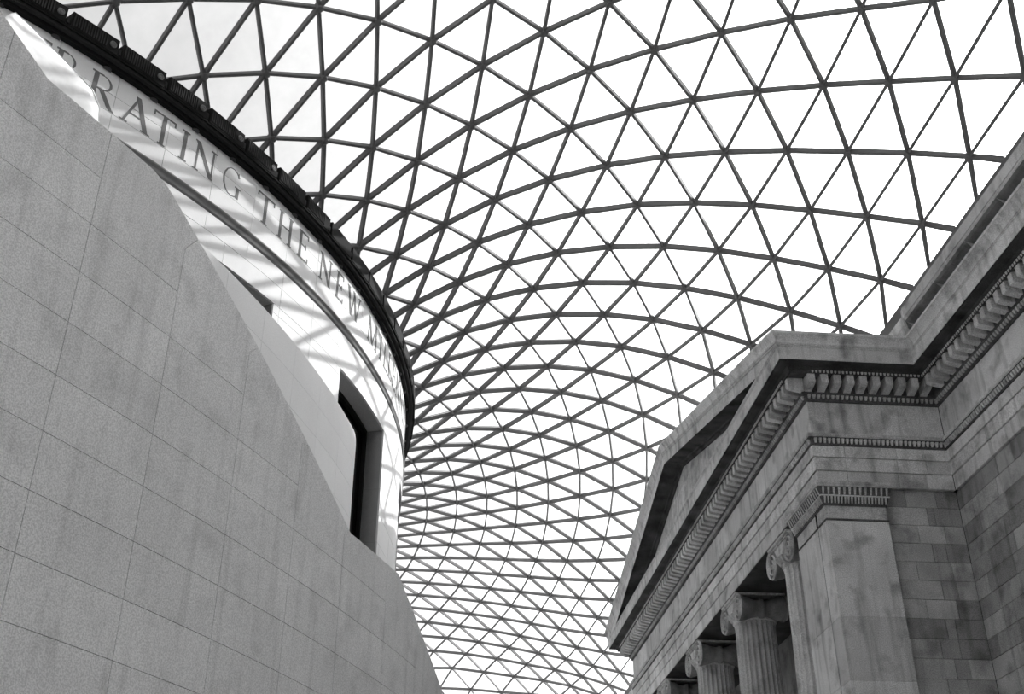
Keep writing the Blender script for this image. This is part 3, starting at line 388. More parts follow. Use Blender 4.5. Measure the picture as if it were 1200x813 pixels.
def facing(z0, z1, cols):
    for a, b in cols:
        if b - a < .25: continue
        arc_slab(MB(), a + GD / 2, b - GD / 2, RD - .055, RD + random.uniform(-.002, .002), z0 + GAP / 2, z1 - GAP / 2).build('facing_stone', M_DRUM, drum)
def cols_of(z0, z1):
    cuts = list(joints)
    if z0 < 16.2:
        for a, b in WIN: cuts = [c for c in cuts if not (a - 1.9 < c < b + 1.9)] + [a - .6, b + .6]
        if z0 < WZ1:
            for a, b in WIN: cuts += [a, b]
    cuts.sort(); out = []
    for a, b in zip(cuts, cuts[1:]):
        m = (a + b) / 2
        if z1 <= WZ1 + .01 and any(p - .01 < m < q + .01 for p, q in WIN): continue
        if b - a > 5: out += [(a, m), (m, b)]
        else: out.append((a, b))
    return out
for z0, z1 in zip(rows, rows[1:]):
    if z0 < WZ1 < z1:
        facing(z0, WZ1, cols_of(z0, WZ1)); facing(WZ1, z1, [c for c in cols_of(WZ1 + .01, z1 - .01)])
    else: facing(z0, z1, cols_of(z0, z1))
for z0, z1 in zip(rows_hi, rows_hi[1:]): facing(z0, z1, list(zip(joints, joints[1:])))
# fluted string course
prof = [(RD - .05, 16.68), (RD - .01, 16.69), (RD + .03, 16.72), (RD + .05, 16.77), (RD - .01, 16.80), (RD + .015, 16.84), (RD - .02, 16.87), (RD + .03, 16.92), (RD + .03, 16.95), (RD - .05, 16.96)]
sc = MB(); n = 120
for i in range(n + 1):
    d = A0D + (A1D - A0D) * i / n; sc.v += [tuple(dp(d, r, z)) for r, z in prof]
k = len(prof)
sc.f = [(i * k + j, (i + 1) * k + j, (i + 1) * k + j + 1, i * k + j + 1) for i in range(n) for j in range(k - 1)]
sc.build('string_course', M_BAND, drum)
# window reveals and dark glass, each window a piece of the setting
for i, (a, b) in enumerate(WIN):
    wn_ = empty('window_%d' % (i + 1), ['tall deep-set window at the right end of the drum', 'deep-set window of the drum half hidden by the stair wall', 'window of the drum beyond the stair parapet, out of sight', 'window on the turned-away side of the drum'][i], 'window', kind='structure')
    RI2 = RD - .52
    for z0, z1 in [(10.0, 10.95), (10.95, 12.45), (12.45, 13.96), (13.96, 15.69)]:
        for d0, d1 in ((a - .35, a), (b, b + .35)):
            arc_slab(MB(), d0, d1, RI2, RD - .06, z0 + .004, z1 - .004).build('reveal_stone', M_REVEAL, wn_)
    arc_slab(MB(), a - .3, b + .3, RI2, RD - .06, WZ1, WZ1 + .25).build('head_stone', M_REVEAL, wn_)
    arc_slab(MB(), a - .3, b + .3, RI2, RD - .06, WZ0 - .2, WZ0).build('sill', M_REVEAL, wn_)
    fr = MB()
    for d0, d1 in ((a, a + .28), (b - .28, b)): arc_slab(fr, d0, d1, RI2 - .05, RI2 + .05, WZ0, WZ1)
    arc_slab(fr, a, b, RI2 - .05, RI2 + .05, WZ1 - .12, WZ1)
    fr.build('window_frame', M_BLACK, wn_)
    arc_slab(MB(), a - .3, b + .3, RI2 - .12, RI2 - .06, WZ0, WZ1 + .1).build('window_pane', M_WIN, wn_)

# cut lettering round the top of the drum
def L(*s): return s
GLY = {   # strokes: (x0, y0, x1, y1, weight) in cap heights; 'A' arcs: (cx, cy, rx, ry, from, to, weight)
 'E': (.55, [L(.12, 0, .12, 1, .12), L(0, .975, .52, .975, .05), L(.12, .52, .42, .52, .05), L(0, .025, .55, .025, .05), L(.52, .85, .52, 1, .045), L(.55, 0, .55, .17, .045), L(.42, .43, .42, .61, .04)], []),
 'L': (.55, [L(.12, 0, .12, 1, .12), L(0, .98, .26, .98, .04), L(0, .025, .55, .025, .05), L(.55, 0, .55, .2, .045)], []),
 'B': (.58, [L(.12, 0, .12, 1, .12), L(0, .975, .3, .975, .05), L(.12, .52, .34, .52, .05), L(0, .025, .34, .025, .05)], [L(.3, .75, .22, .225, -90, 90, .10), L(.32, .265, .26, .24, -90, 90, .12)]),
 'R': (.66, [L(.12, 0, .12, 1, .12), L(0, .975, .3, .975, .05), L(.12, .5, .3, .5, .05), L(.3, .5, .6, .03, .12), L(0, .02, .26, .02, .04), L(.56, .02, .7, .02, .04)], [L(.3, .74, .24, .235, -90, 90, .11)]),
 'A': (.86, [L(.1, 0, .43, 1, .06), L(.40, 1, .74, 0, .13), L(.22, .36, .6, .36, .045), L(0, .02, .22, .02, .04), L(.6, .02, .86, .02, .04)], []),
 'T': (.72, [L(.36, 0, .36, 1, .12), L(0, .975, .72, .975, .05), L(.02, .84, .02, 1, .045), L(.70, .84, .70, 1, .045), L(.24, .02, .48, .02, .04)], []),
 'I': (.26, [L(.13, 0, .13, 1, .12), L(0, .98, .26, .98, .04), L(0, .02, .26, .02, .04)], []),
 'N': (.74, [L(.1, 0, .1, 1, .055), L(.08, 1, .64, 0, .13), L(.64, 0, .64, 1, .055), L(0, .98, .16, .98, .04), L(0, .02, .2, .02, .04), L(.54, .98, .74, .98, .04)], []),
 'G': (.78, [L(.68, .06, .68, .42, .12), L(.56, .42, .8, .42, .04), L(.66, .78, .66, .95, .045)], [L(.42, .5, .38, .48, 40, 320, .10)]),
 'H': (.76, [L(.12, 0, .12, 1, .12), L(.64, 0, .64, 1, .12), L(.12, .52, .64, .52, .05), L(0, .98, .24, .98, .04), L(0, .02, .24, .02, .04), L(.52, .98, .76, .98, .04), L(.52, .02, .76, .02, .04)], []),
 'W': (1.06, [L(.08, 1, .34, 0, .13), L(.34, 0, .55, .95, .055), L(.50, 1, .76, 0, .13), L(.76, 0, .98, 1, .055), L(0, .98, .2, .98, .04), L(.88, .98, 1.06, .98, .04)], []),
 'M': (.92, [L(.1, 0, .14, 1, .055), L(.14, 1, .46, .03, .13), L(.46, .03, .78, 1, .055), L(.78, 1, .82, 0, .12), L(0, .02, .2, .02, .04), L(.7, .02, .92, .02, .04)], []),
 'U': (.72, [L(.12, .3, .12, 1, .12), L(.6, .3, .6, 1, .055), L(0, .98, .24, .98, .04), L(.5, .98, .72, .98, .04)], [L(.36, .3, .24, .28, 180, 360, .08)]),
}
def letter(ch, d0, width_deg):
    wid, st, arcs = GLY[ch]; CAP, Z0 = .78, 17.47
    sx = math.radians(width_deg) * RD / wid if width_deg else CAP
    mb = MB()
    def P(x, y, r): return dp(d0 + math.degrees(x * sx / RD), r, Z0 + y * CAP)
    def quad(q):
        mb.prism([P(x, y, RD - .01) for x, y in q], [P(x, y, RD + .006) for x, y in q])
    for x0, y0, x1, y1, wt in st:
        dx, dy = x1 - x0, y1 - y0; l = math.hypot(dx, dy); nx, ny = -dy / l * wt / 2, dx / l * wt / 2
        if abs(dx) < .2 or abs(dy) < .2: quad([(x0 + nx, y0 + ny), (x0 - nx, y0 - ny), (x1 - nx, y1 - ny), (x1 + nx, y1 + ny)])
        else:
            hx = wt / 2 * l / abs(dy); quad([(x0 - hx, y0), (x0 + hx, y0), (x1 + hx, y1), (x1 - hx, y1)])
    for cx, cy, rx, ry, a0, a1, wt in arcs:
        n = 12
        for i in range(n):
            q = []
            for a in (a0 + (a1 - a0) * i / n, a0 + (a1 - a0) * (i + 1) / n):
                t = math.radians(a); h = wt / 2 * (.45 + .55 * abs(math.cos(t)))
                q.append([(cx + (rx - h) * math.cos(t), cy + (ry - h * .6) * math.sin(t)), (cx + (rx + h * .2) * math.cos(t), cy + (ry + h * .2) * math.sin(t))])
            quad([q[0][0], q[0][1], q[1][1], q[1][0]])
    mb.build('letter', M_LETTER, drum)
for ch, d0, wd in [('E', -51.2, 1.1), ('L', -49.6, 1.0), ('E', -48.3, 1.1), ('B', -46.95, 1.25), ('R', -44.9, 1.5), ('A', -42.95, 1.95), ('T', -40.98, 1.52), ('I', -39.0, .55), ('N', -38.0, 1.65), ('G', -35.75, 1.5),
                   ('T', -32.73, 1.62), ('H', -30.62, 1.5), ('E', -28.45, 1.15), ('N', -25.8, 1.6), ('E', -23.52, 1.1), ('W', -21.75, 2.3), ('M', -17.9, 2.2), ('I', -15.05, .5), ('L', -13.9, 1.1), ('L', -12.45, 1.1), ('E', -10.95, 1.15),
                   ('N', -9.4, 1.6), ('N', -7.3, 1.6), ('I', -5.1, .5), ('U', -4.1, 1.55), ('M', -1.9, 2.0)]:
    letter(ch, d0, wd)

# ---- dark ring of louvred boxes where the roof meets the drum
ring = empty('trim_ring', 'black ring gallery of louvred boxes around the top of the drum', 'cornice', kind='structure')
arc_slab(MB(), -70, 20, 21.7, 22.34, 18.44, 18.54, 1.0).build('soffit_band', M_BLACK, ring)
arc_slab(MB(), -70, 20, 22.28, 22.44, 18.54, 18.60, 1.0).build('lower_rail', M_SLATG, ring)
arc_slab(MB(), -70, 20, 21.6, 21.75, 18.5, 18.95, 1.0).build('back_plate', M_BLACK, ring)
arc_slab(MB(), -70, 20, 22.40, 22.49, 18.60, 18.64, 1.0).build('box_rail', M_BLACK, ring)
def ring_piece(name, build, mat, deg, parent=None):
    return obj(name, MESHES[name], parent, dp(deg, 22.5, 18.64), (0, 0, math.radians(deg)))
MESHES = {}
# local frame: x outward, y along the ring, z up; the box is 1.06 m long
b = MB().prism([(-.34, -.53, .02), (0, -.53, 0), (0, -.53, .40), (-.22, -.53, .42)], [(-.34, .53, .02), (0, .53, 0), (0, .53, .40), (-.22, .53, .42)])
MESHES['louvre_box'] = mesh('louvre_box', b.v, b.f, M_BLACK)
b = MB()
for k in range(14): b.box(-.002, .02, -.49 + k * .056, -.465 + k * .056, .05, .36)
MESHES['louvre_slats'] = mesh('louvre_slats', b.v, b.f, M_SLATG)
b = MB().lathe([(0, .03), (.03, .03), (.03, .012), (.055, .012), (.055, .03), (.075, .03), (.075, -.01)], 16, 'x', (0, .40, .2))
MESHES['round_fitting'] = mesh('round_fitting', b.v, b.f, plain('fitting_grey', .16))
b = MB().box(-.2, -.05, -.06, .06, -.12, .12).box(-.3, -.02, -.03, .03, .05, .2)
MESHES['bracket'] = mesh('bracket', b.v, b.f, M_SLATG)
b = MB().lathe([(0, 0), (.09, 0), (.1, .03), (.1, .1)], 14, 'z')
MESHES['downlight'] = mesh('downlight', b.v, b.f, plain('downlight_rim', .07))
for k in range(-6, 17):
    deg = -45.52 + 2.995 * (k)
    o = obj('louvre_box', MESHES['louvre_box'], ring, dp(deg, 22.5, 18.64), (0, 0, math.radians(deg)))
    if k < 7: tag(obj('louvre_slats', MESHES['louvre_slats'], o), kind='stuff')
    if k < 5: obj('round_fitting', MESHES['round_fitting'], o)
    obj('bracket', MESHES['bracket'], ring, dp(deg + 1.5, 22.5, 18.66), (0, 0, math.radians(deg + 1.5)))
    obj('downlight', MESHES['downlight'], ring, dp(deg + 1.35, 22.2, 18.40), (0, 0, math.radians(deg)))

# ------------------------------------------------------------------ stair enclosure on the left
def plan_x(y): return 2.70938800e-04 * y ** 3 - 2.65456889e-02 * y ** 2 + 1.12814073 * y - 14.9233497
class Curve2:
    """a plan curve with arc length, used to lay slabs along a curving wall"""
    def __init__(s, fx, y0, y1, n=600):
        s.p = [(fx(y0 + (y1 - y0) * i / n), y0 + (y1 - y0) * i / n) for i in range(n + 1)]; s.s = [0.0]
        for a, b in zip(s.p, s.p[1:]): s.s.append(s.s[-1] + math.hypot(b[0] - a[0], b[1] - a[1]))
    def at(s, t):
        t = max(0, min(s.s[-1], t)); lo, hi = 0, len(s.s) - 1
        while hi - lo > 1:
            m = (lo + hi) // 2
            if s.s[m] <= t: lo = m
            else: hi = m
        k = (t - s.s[lo]) / (s.s[hi] - s.s[lo]); a, b = s.p[lo], s.p[hi]; l = math.hypot(b[0] - a[0], b[1] - a[1])
        return (a[0] + (b[0] - a[0]) * k, a[1] + (b[1] - a[1]) * k), ((b[1] - a[1]) / l, -(b[0] - a[0]) / l)
    def of_y(s, y):
        for i in range(len(s.p) - 1):
            if s.p[i][1] <= y <= s.p[i + 1][1]: return s.s[i] + (s.s[i + 1] - s.s[i]) * (y - s.p[i][1]) / (s.p[i + 1][1] - s.p[i][1])
        return s.s[-1] if y > s.p[-1][1] else 0.0
def clip(poly, axis, val, keep_less):
    out = []
    for i in range(len(poly)):
        a, b = poly[i], poly[(i + 1) % len(poly)]
        ia = a[axis] <= val if keep_less else a[axis] >= val; ib = b[axis] <= val if keep_less else b[axis] >= val
        if ia: out.append(a)
        if ia != ib:
            t = (val - a[axis]) / (b[axis] - a[axis]); out.append((a[0] + (b[0] - a[0]) * t, a[1] + (b[1] - a[1]) * t))
    return out
def curved_slab(name, cv, poly, mat, parent, depth=.07, step=.62, off=0.0):
    """poly is an outline in (length along the wall, height); it becomes a slab that follows the curve"""
    s0, s1 = min(p[0] for p in poly), max(p[0] for p in poly); n = max(1, int(math.ceil((s1 - s0) / step)))
    vid, vs, fs, edges = {}, [], [], {}
    def vert(p):
        k = (round(p[0], 4), round(p[1], 4))
        if k not in vid:
            (x, y), (nx, ny) = cv.at(p[0]); vid[k] = len(vs); vs.append((x + nx * off, y + ny * off, p[1]))
        return vid[k]
    for i in range(n):
        a, b = s0 + (s1 - s0) * i / n, s0 + (s1 - s0) * (i + 1) / n
        q = clip(clip(poly, 0, a, False), 0, b, True); ids = []
        for p in q:
            j = vert(p)
            if not ids or ids[-1] != j: ids.append(j)
        if len(ids) > 1 and ids[0] == ids[-1]: ids.pop()
        if len(ids) < 3: continue
        fs.append(tuple(ids))
        for x, y in zip(ids, ids[1:] + ids[:1]): edges[(x, y)] = True
    front = len(vs)
    keys = {v: k for k, v in vid.items()}
    for j in range(front):
        s_, z_ = keys[j]; (x, y), (nx, ny) = cv.at(s_); vs.append((x - nx * (depth - off), y - ny * (depth - off), z_))
    for (x, y) in list(edges):
        if (y, x) not in edges: fs.append((y, x, x + front, y + front))
    return part(name, vs, fs, mat, parent)
wl = empty('wall_left', 'tall curving stone wall that encloses the stair, its top raking down in steps', 'wall', kind='structure')
CV = Curve2(plan_x, 7.0, 31.0)
H0, DH = 7.60, 0.755                      # height of one course joint, course height
JY = [12.57, 14.12, 15.76, 17.41, 19.05, 20.93, 22.72]   # where the upright joints stand
JS = [CV.of_y(y) for y in JY]
JS = [JS[0] - 1.80 * k for k in (3, 2, 1)] + JS + [JS[-1] + 1.84 * k for k in (1, 2, 3, 4)]
JS = [max(0.0, j) for j in JS]
TOPY = [(7.0, 14.70), (11.57, 12.17), (13.33, 12.17), (13.62, 12.10), (19.27, 9.04), (21.5, 9.09), (24.6, 7.55), (31.0, 4.0)]
TOP = [(CV.of_y(y), z) for y, z in TOPY]
def top_at(s):
    for (a, za), (b, zb) in zip(TOP, TOP[1:]):
        if a <= s <= b: return za + (zb - za) * (s - a) / (b - a)
    return TOP[-1][1]
# joint (index in JS) -> number of the highest course line that reaches it; above that the top stone runs to the edge
# course line n is at H0 + n*DH ; line 5 is the uppermost
LASTLINE = {0: 5, 1: 5, 2: 5, 3: 5, 4: 4, 5: 3, 6: 2, 7: 1, 8: 1, 9: 0, 10: -1, 11: -2, 12: -4, 13: -5}
KINK = {4: (5, .24), 5: (4, .22), 6: (3, .22), 7: (1.75, .16), 2: (5, .25)}
G2 = .0045
for c in range(len(JS) - 1):
    s0, s1 = JS[c], JS[c + 1]
    if s1 - s0 < .1: continue
    a, b = s0 + G2, s1 - G2
    top_line = LASTLINE.get(c + 1, 0) if c + 1 in (4, 5, 6, 7, 8, 9, 10, 11, 12, 13) else 5
    for nrow in range(-9, top_line):
        z0, z1 = H0 + nrow * DH + G2, H0 + (nrow + 1) * DH - G2
        if z0 < 0.05: z0 = 0.02
        if z1 < .1: continue
        curved_slab('stone_slab', CV, [(a, z0), (b, z0), (b, z1), (a, z1)], M_SLAB, wl)
    z0 = H0 + top_line * DH + G2
    def side(j, s, sg):
        if j in KINK and H0 + KINK[j][0] * DH > z0 + .02:
            zk, d = H0 + KINK[j][0] * DH, KINK[j][1]
            return [(s, zk), (s + d, top_at(s + d))]
        return [(s, top_at(s))]
    lo, hi = side(c, a, 1), side(c + 1, b, -1)
    mids = [p for p in TOP if lo[-1][0] + .03 < p[0] < hi[-1][0] - .03]
    poly = [(a, z0), (b, z0)] + hi + mids[::-1] + lo[::-1]
    if max(p[1] for p in poly) - z0 > .05: curved_slab('top_slab', CV, poly, M_SLAB, wl)
# core of the wall behind the slabs, with its stone coping faces
n = 90; vs = []; fs = []
for i in range(n + 1):
    s_ = CV.s[-1] * i / n; (x, y), (nx, ny) = CV.at(s_); z = top_at(s_) - .004
    vs += [(x - nx * .035, y - ny * .035, 0), (x - nx * .035, y - ny * .035, z - .02), (x - nx * .05, y - ny * .05, z), (x - nx * .42, y - ny * .42, z), (x - nx * .42, y - ny * .42, 0)]
for i in range(n): fs += [(i * 5 + k, i * 5 + (k + 1) % 5, (i + 1) * 5 + (k + 1) % 5, (i + 1) * 5 + k) for k in range(5)]
fs += [(4, 3, 2, 1, 0), tuple(n * 5 + k for k in range(5))]
part('wall_core', vs, fs, M_JOINT, wl)

# inner parapet of the stair, between the stair wall and the drum
wi = empty('wall_stair_inner', 'smooth pale inner parapet of the stair in front of the drum windows', 'wall', kind='structure')
def inner_x(y):
    t = y - 22.0; return -2.755 + .352 * t - .0176 * t * t
CI = Curve2(inner_x, 12.0, 26.42)
SE = CI.s[-1]; ZT = 14.42
cols = [SE - 1.52 * k for k in range(0, 12)][::-1]
cols = [c for c in cols if c >= 0]
for c0, c1 in zip(cols, cols[1:]):
    for k in range(-1, 9):
        z1 = ZT - k * .755 - .755; z0 = z1 - .755 + .0
        if k == -1: z0, z1 = ZT - .755, ZT
        a, b = c0 + .003, c1 - .003
        pts = [(a, z0 + .003), (b, z0 + .003), (b, z1 - .003), (a, z1 - .003)]
        if k == -1:
            pts = [(a, z0 + .003), (b, z0 + .003)] + ([(b, z1 - .3), (b - .05, z1 - .13), (b - .14, z1 - .04), (b - .3, z1)] if c1 > SE - .01 else [(b, z1)]) + [(a, z1)]
        curved_slab('stone_slab', CI, pts, M_INNER, wi, .06, .8)
n = 40; vs = []; fs = []
for i in range(n + 1):
    s_ = (SE - .02) * i / n; (x, y), (nx, ny) = CI.at(s_); z = ZT - .01 if s_ < SE - .4 else ZT - .3
    vs += [(x - nx * q, y - ny * q, zz) for q, zz in ((.03, 7.0), (.03, z), (.26, z), (.26, 7.0))]
for i in range(n): fs += [(i * 4 + k, i * 4 + (k + 1) % 4, (i + 1) * 4 + (k + 1) % 4, (i + 1) * 4 + k) for k in range(4)]
fs += [(3, 2, 1, 0), tuple(n * 4 + k for k in range(4))]
part('wall_core', vs, fs, M_INNER, wi)

# white fabric sail over the stair landing
def ray_at(dx, dy, slope, t): return Vector((dx * t, dy * t, 1.6 + slope * t))
R_EDGE = [(-.4398, .8981, .9096, 15.6), (-.4203, .9074, .8963, 15.75), (-.3835, .9235, .8666, 15.95), (-.3570, .9341, .8428, 16.05), (-.3473, .9378, .8232, 16.05), (-.3449, .9386, .8042, 16.0), (-.3440, .9390, .775, 15.9)]
L_EDGE = [(-.455, .8905, .868, 15.0), (-.443, .8965, .828, 15.05), (-.424, .9057, .785, 15.1), (-.402, .9157, .752, 15.15), (-.378, .9258, .73, 15.2), (-.36, .933, .715, 15.3), (-.345, .9386, .70, 15.5)]
sv = MB(); nu, nw = 24, 12
def lerp_edge(E, t):
    k = min(len(E) - 2, int(t * (len(E) - 1))); f = t * (len(E) - 1) - k
    return ray_at(*[E[k][i] + (E[k + 1][i] - E[k][i]) * f for i in range(4)])
for i in range(nu + 1):
    for j in range(nw + 1):
        u, q = i / nu, j / nw
        P = lerp_edge(L_EDGE, u).lerp(lerp_edge(R_EDGE, u), q)
        out = Vector((.55, -.78, .25)); P += out * (.16 * math.sin(math.pi * q) - .30 * math.sin(math.pi * min(1, q * 1.15)) * math.sin(math.pi * u) * .6)
        sv.v.append(tuple(P))
sv.f = [(i * (nw + 1) + j, (i + 1) * (nw + 1) + j, (i + 1) * (nw + 1) + j + 1, i * (nw + 1) + j + 1) for i in range(nu) for j in range(nw)]
sail = empty('fabric_canopy', 'white stretched fabric sail showing above the top left of the stair wall', 'canopy', tuple(lerp_edge(L_EDGE, .5)))
me = mesh('membrane', [Vector(v) - sail.location for v in sv.v], sv.f, M_FABRIC, True)
mo = obj('membrane', me, sail); md = mo.modifiers.new('thickness', 'SOLIDIFY'); md.thickness = .015
# its hem tube
hem = MB(); pts = [lerp_edge(R_EDGE, i / 24) - sail.location for i in range(25)]
for a, b in zip(pts, pts[1:]):
    t = (b - a).normalized(); s1_ = t.cross(Vector((0, 0, 1))).normalized() * .018; s2_ = t.cross(s1_)
    hem.prism([a + s1_, a + s2_, a - s1_, a - s2_], [b + s1_, b + s2_, b - s1_, b - s2_])
hem.build('hem', M_FABRIC, sail)
mast = MB(); mp = Vector(lerp_edge(R_EDGE, 0)) - sail.location
mast.prism([(mp.x - .04, mp.y - .04 + .1, -12), (mp.x + .04, mp.y + .06, -12), (mp.x, mp.y + .14, -12)], [(mp.x - .04, mp.y - .04 + .1, mp.z), (mp.x + .04, mp.y + .06, mp.z), (mp.x, mp.y + .14, mp.z)])
mast.build('mast', M_FABRIC, sail)

# ------------------------------------------------------------------ the museum wing on the right
XW, XF, YS, YN = 13.50, 9.98, 25.42, 50.2      # wing face, portico front, portico near side, portico far side
YB = -13.0
YC = (YS + YN) / 2
ZA, ZB_, ZFR, ZCO = 13.08, 14.48, 15.42, 16.15 # architrave foot, frieze foot, frieze top, corona foot
ARCHF = [(13.08, 13.48, 0.0), (13.48, 13.84, .03), (13.84, 14.15, .06)]
def path_pts(o, wing):
    if wing: return [(XW - o, YS - o), (XW - o, YB)]
    return [(XW, YN + o), (XF - o, YN + o), (XF - o, YS - o), (XW - o, YS - o)]
def sweep(name, prof, mat, parent, wing, **k):
    vs = []; n = 2 if wing else 4
    for o, z in prof:
        for p in path_pts(o, wing): vs.append((p[0], p[1], z))
    fs = [(i * n + j, i * n + j + 1, (i + 1) * n + j + 1, (i + 1) * n + j) for i in range(len(prof) - 1) for j in range(n - 1)]
    return part(name, vs, fs, mat, parent, **k)
wr = empty('wall_right', 'long weathered stone wing wall with a bracketed cornice at the right edge', 'wall', kind='structure')
po = empty('portico', 'weathered classical temple-front portico with pediment projecting from the wing wall', 'portico', (XF, YC, 0))
po.location = (0, 0, 0)
CROWN = [(.02, 14.15), (.07, 14.16), (.08, 14.20), (.045, 14.21), (.05, 14.34), (.13, 14.36)]
CROWN2 = [(.13, 14.36), (.16, 14.39), (.16, 14.455), (.0, 14.485)]
BED = [(0, 15.42), (.05, 15.43), (.06, 15.47), (.04, 15.48), (.05, 15.58), (.12, 15.60), (.14, 15.62), (.14, 15.98), (.50, 15.98)]
BEADB = [(.50, 15.98), (.52, 15.955), (.56, 15.955), (.57, 16.03), (.60, 16.05), (.62, 16.12), (.80, 16.13), (.86, 16.15), (.86, 16.17), (.885, 16.15)]
CORONA = [(.885, 16.15), (.90, 16.15), (.90, 16.50), (.915, 16.52), (.915, 16.55), (.93, 16.55), (.94, 16.60)]
CYMA = [(.94, 16.60), (.945, 16.66), (.965, 16.72), (1.0, 16.78), (1.03, 16.82), (1.045, 16.83), (1.045, 16.90), (.95, 16.91), (.0, 17.05)]
for wing, par in ((True, wr), (False, po)):
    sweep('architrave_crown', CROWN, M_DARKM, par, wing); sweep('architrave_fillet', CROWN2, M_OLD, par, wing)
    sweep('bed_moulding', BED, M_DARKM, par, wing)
    sweep('soffit', BEADB, M_SOFFIT, par, wing)
    sweep('corona', CORONA, M_OLD, par, wing)
    if wing: sweep('cymatium', CYMA, M_OLD, par, wing)
# gutter moulding of the portico runs along its sides only; the raking one crowns the front
def side_cyma(yside, sgn):
    vs = []
    for o, z in CYMA: vs += [(XF - o, yside + sgn * o, z), (XW - (o if sgn < 0 else 0), yside + sgn * o, z)]
    fs = [(i * 2, i * 2 + 1, i * 2 + 3, i * 2 + 2) for i in range(len(CYMA) - 1)]
    part('side_cymatium', vs, fs, M_OLD, po)
side_cyma(YS, -1); side_cyma(YN, 1)
# small ornament rows: beads, tongues and darts
def row(mb, p0, p1, out, pitch, w_, d, z0, z1, lean=0.0):
    """little leaves along p0-p1, standing d proud of the face, out = outward direction"""
    L_ = math.hypot(p1[0] - p0[0], p1[1] - p0[1]); n = int(L_ / pitch); tx, ty = (p1[0] - p0[0]) / L_, (p1[1] - p0[1]) / L_
    for i in range(n):
        c = (i + .5) * L_ / n; x, y = p0[0] + tx * c, p0[1] + ty * c; h = w_ / 2
        b_ = [(x - tx * h, y - ty * h, z1), (x + tx * h, y + ty * h, z1), (x + tx * h * .6, y + ty * h * .6, z0), (x - tx * h * .6, y - ty * h * .6, z0)]
        f_ = [(q[0] + out[0] * (d if q[2] == z0 else d + lean), q[1] + out[1] * (d if q[2] == z0 else d + lean), q[2]) for q in b_]
        m = len(mb.v); mb.v += b_ + f_
        mb.f += [(m + 4, m + 5, m + 6, m + 7), (m, m + 1, m + 5, m + 4), (m + 1, m + 2, m + 6, m + 5), (m + 2, m + 3, m + 7, m + 6), (m + 3, m, m + 4, m + 7)]
def rows_for(o, pitch, w_, d, z0, z1, lean, name, mat):
    m1, m2 = MB(), MB()
    row(m1, (XF - o, YS), (XF - o, YN), (-1, 0), pitch, w_, d, z0, z1, lean)
    row(m1, (XF, YS - o), (XW, YS - o), (0, -1), pitch, w_, d, z0, z1, lean)
    row(m2, (XW - o, YS - o), (XW - o, 12.0), (-1, 0), pitch, w_, d, z0, z1, lean)
    m1.build(name, mat, po, kind='stuff'); m2.build(name, mat, wr, kind='stuff')
rows_for(.045, .115, .075, .035, 14.22, 14.34, .04, 'leaf_ornament', M_OLD)
rows_for(.04, .125, .08, .03, 15.49, 15.585, .04, 'egg_ornament', M_OLD)
rows_for(.56, .10, .06, .02, 15.97, 16.03, .01, 'bead_ornament', M_OLD)
# brackets under the cornice
BR = [(.10, 15.63), (.44, 15.70), (.50, 15.72), (.52, 15.75), (.52, 15.94), (.54, 15.96), (.54, 15.985), (.10, 15.985)]
def bracket_mesh():
    mb = MB(); mb.prism([(-o, -.095, z) for o, z in BR], [(-o, .095, z) for o, z in BR]); return mesh('modillion', mb.v, mb.f, M_OLD)
BRM = bracket_mesh(); PITCH = .355
n = int((YN - YS + .3) / PITCH)
for i in range(n + 1): obj('modillion', BRM, po, (XF, YS - .12 + i * (YN - YS + .24) / n, 0))
for i in range(10): obj('modillion', BRM, po, (XF + .02 + i * .343, YS, 0), (0, 0, math.pi / 2))
k = 0
while YS - .72 - k * PITCH > 13.0:
    obj('modillion', BRM, wr, (XW, YS - .72 - k * PITCH, 0)); k += 1
# frieze and architrave stones
def cuts(a, b, step, jit=.25):
    n = max(1, round((b - a) / step)); c = [a + (b - a) * i / n for i in range(n + 1)]
    return [c[0]] + [x + random.uniform(-jit, jit) * (b - a) / n for x in c[1:-1]] + [c[-1]]
JG = .004
def run_front(x, y0, y1, z0, z1, o, step, parent, name, mat, depth=.5):
    for a, b in zip(*(lambda c: (c, c[1:]))(cuts(y0, y1, step))): block(name, (x - o, x + depth, a + JG, b - JG, z0 + JG, z1 - JG), '-x', mat, parent, .002)
def run_side(y, xs, z0, z1, o, parent, name, mat, depth=.5):
    for a, b in zip(xs, xs[1:]): block(name, (a + JG - (o if a == xs[0] else 0), b - JG, y - o, y + depth, z0 + JG, z1 - JG), '-y', mat, parent, .002)
run_front(XF, YS + .02, YN, ZB_, ZFR, 0, 1.55, po, 'frieze_stone', M_OLD)
run_side(YS, [XF, 10.55, 11.95, XW], ZB_, ZFR, 0, po, 'frieze_stone', M_OLD)
run_front(XW, 14.0, YS - .01, ZB_, ZFR, 0, 1.5, wr, 'frieze_stone', M_OLD)
for z0, z1, o in ARCHF:
    run_front(XF, YS + .02, YN, z0, z1, o, 1.9, po, 'architrave_stone', M_OLD)
    run_side(YS, [XF, 10.75, 12.05 + random.uniform(-.1, .1), 12.75 + random.uniform(-.1, .1), XW], z0, z1, o, po, 'architrave_stone', M_OLD)
    run_front(XW, 14.0, YS - .01, z0, z1, o, 1.25, wr, 'architrave_stone', M_OLD)
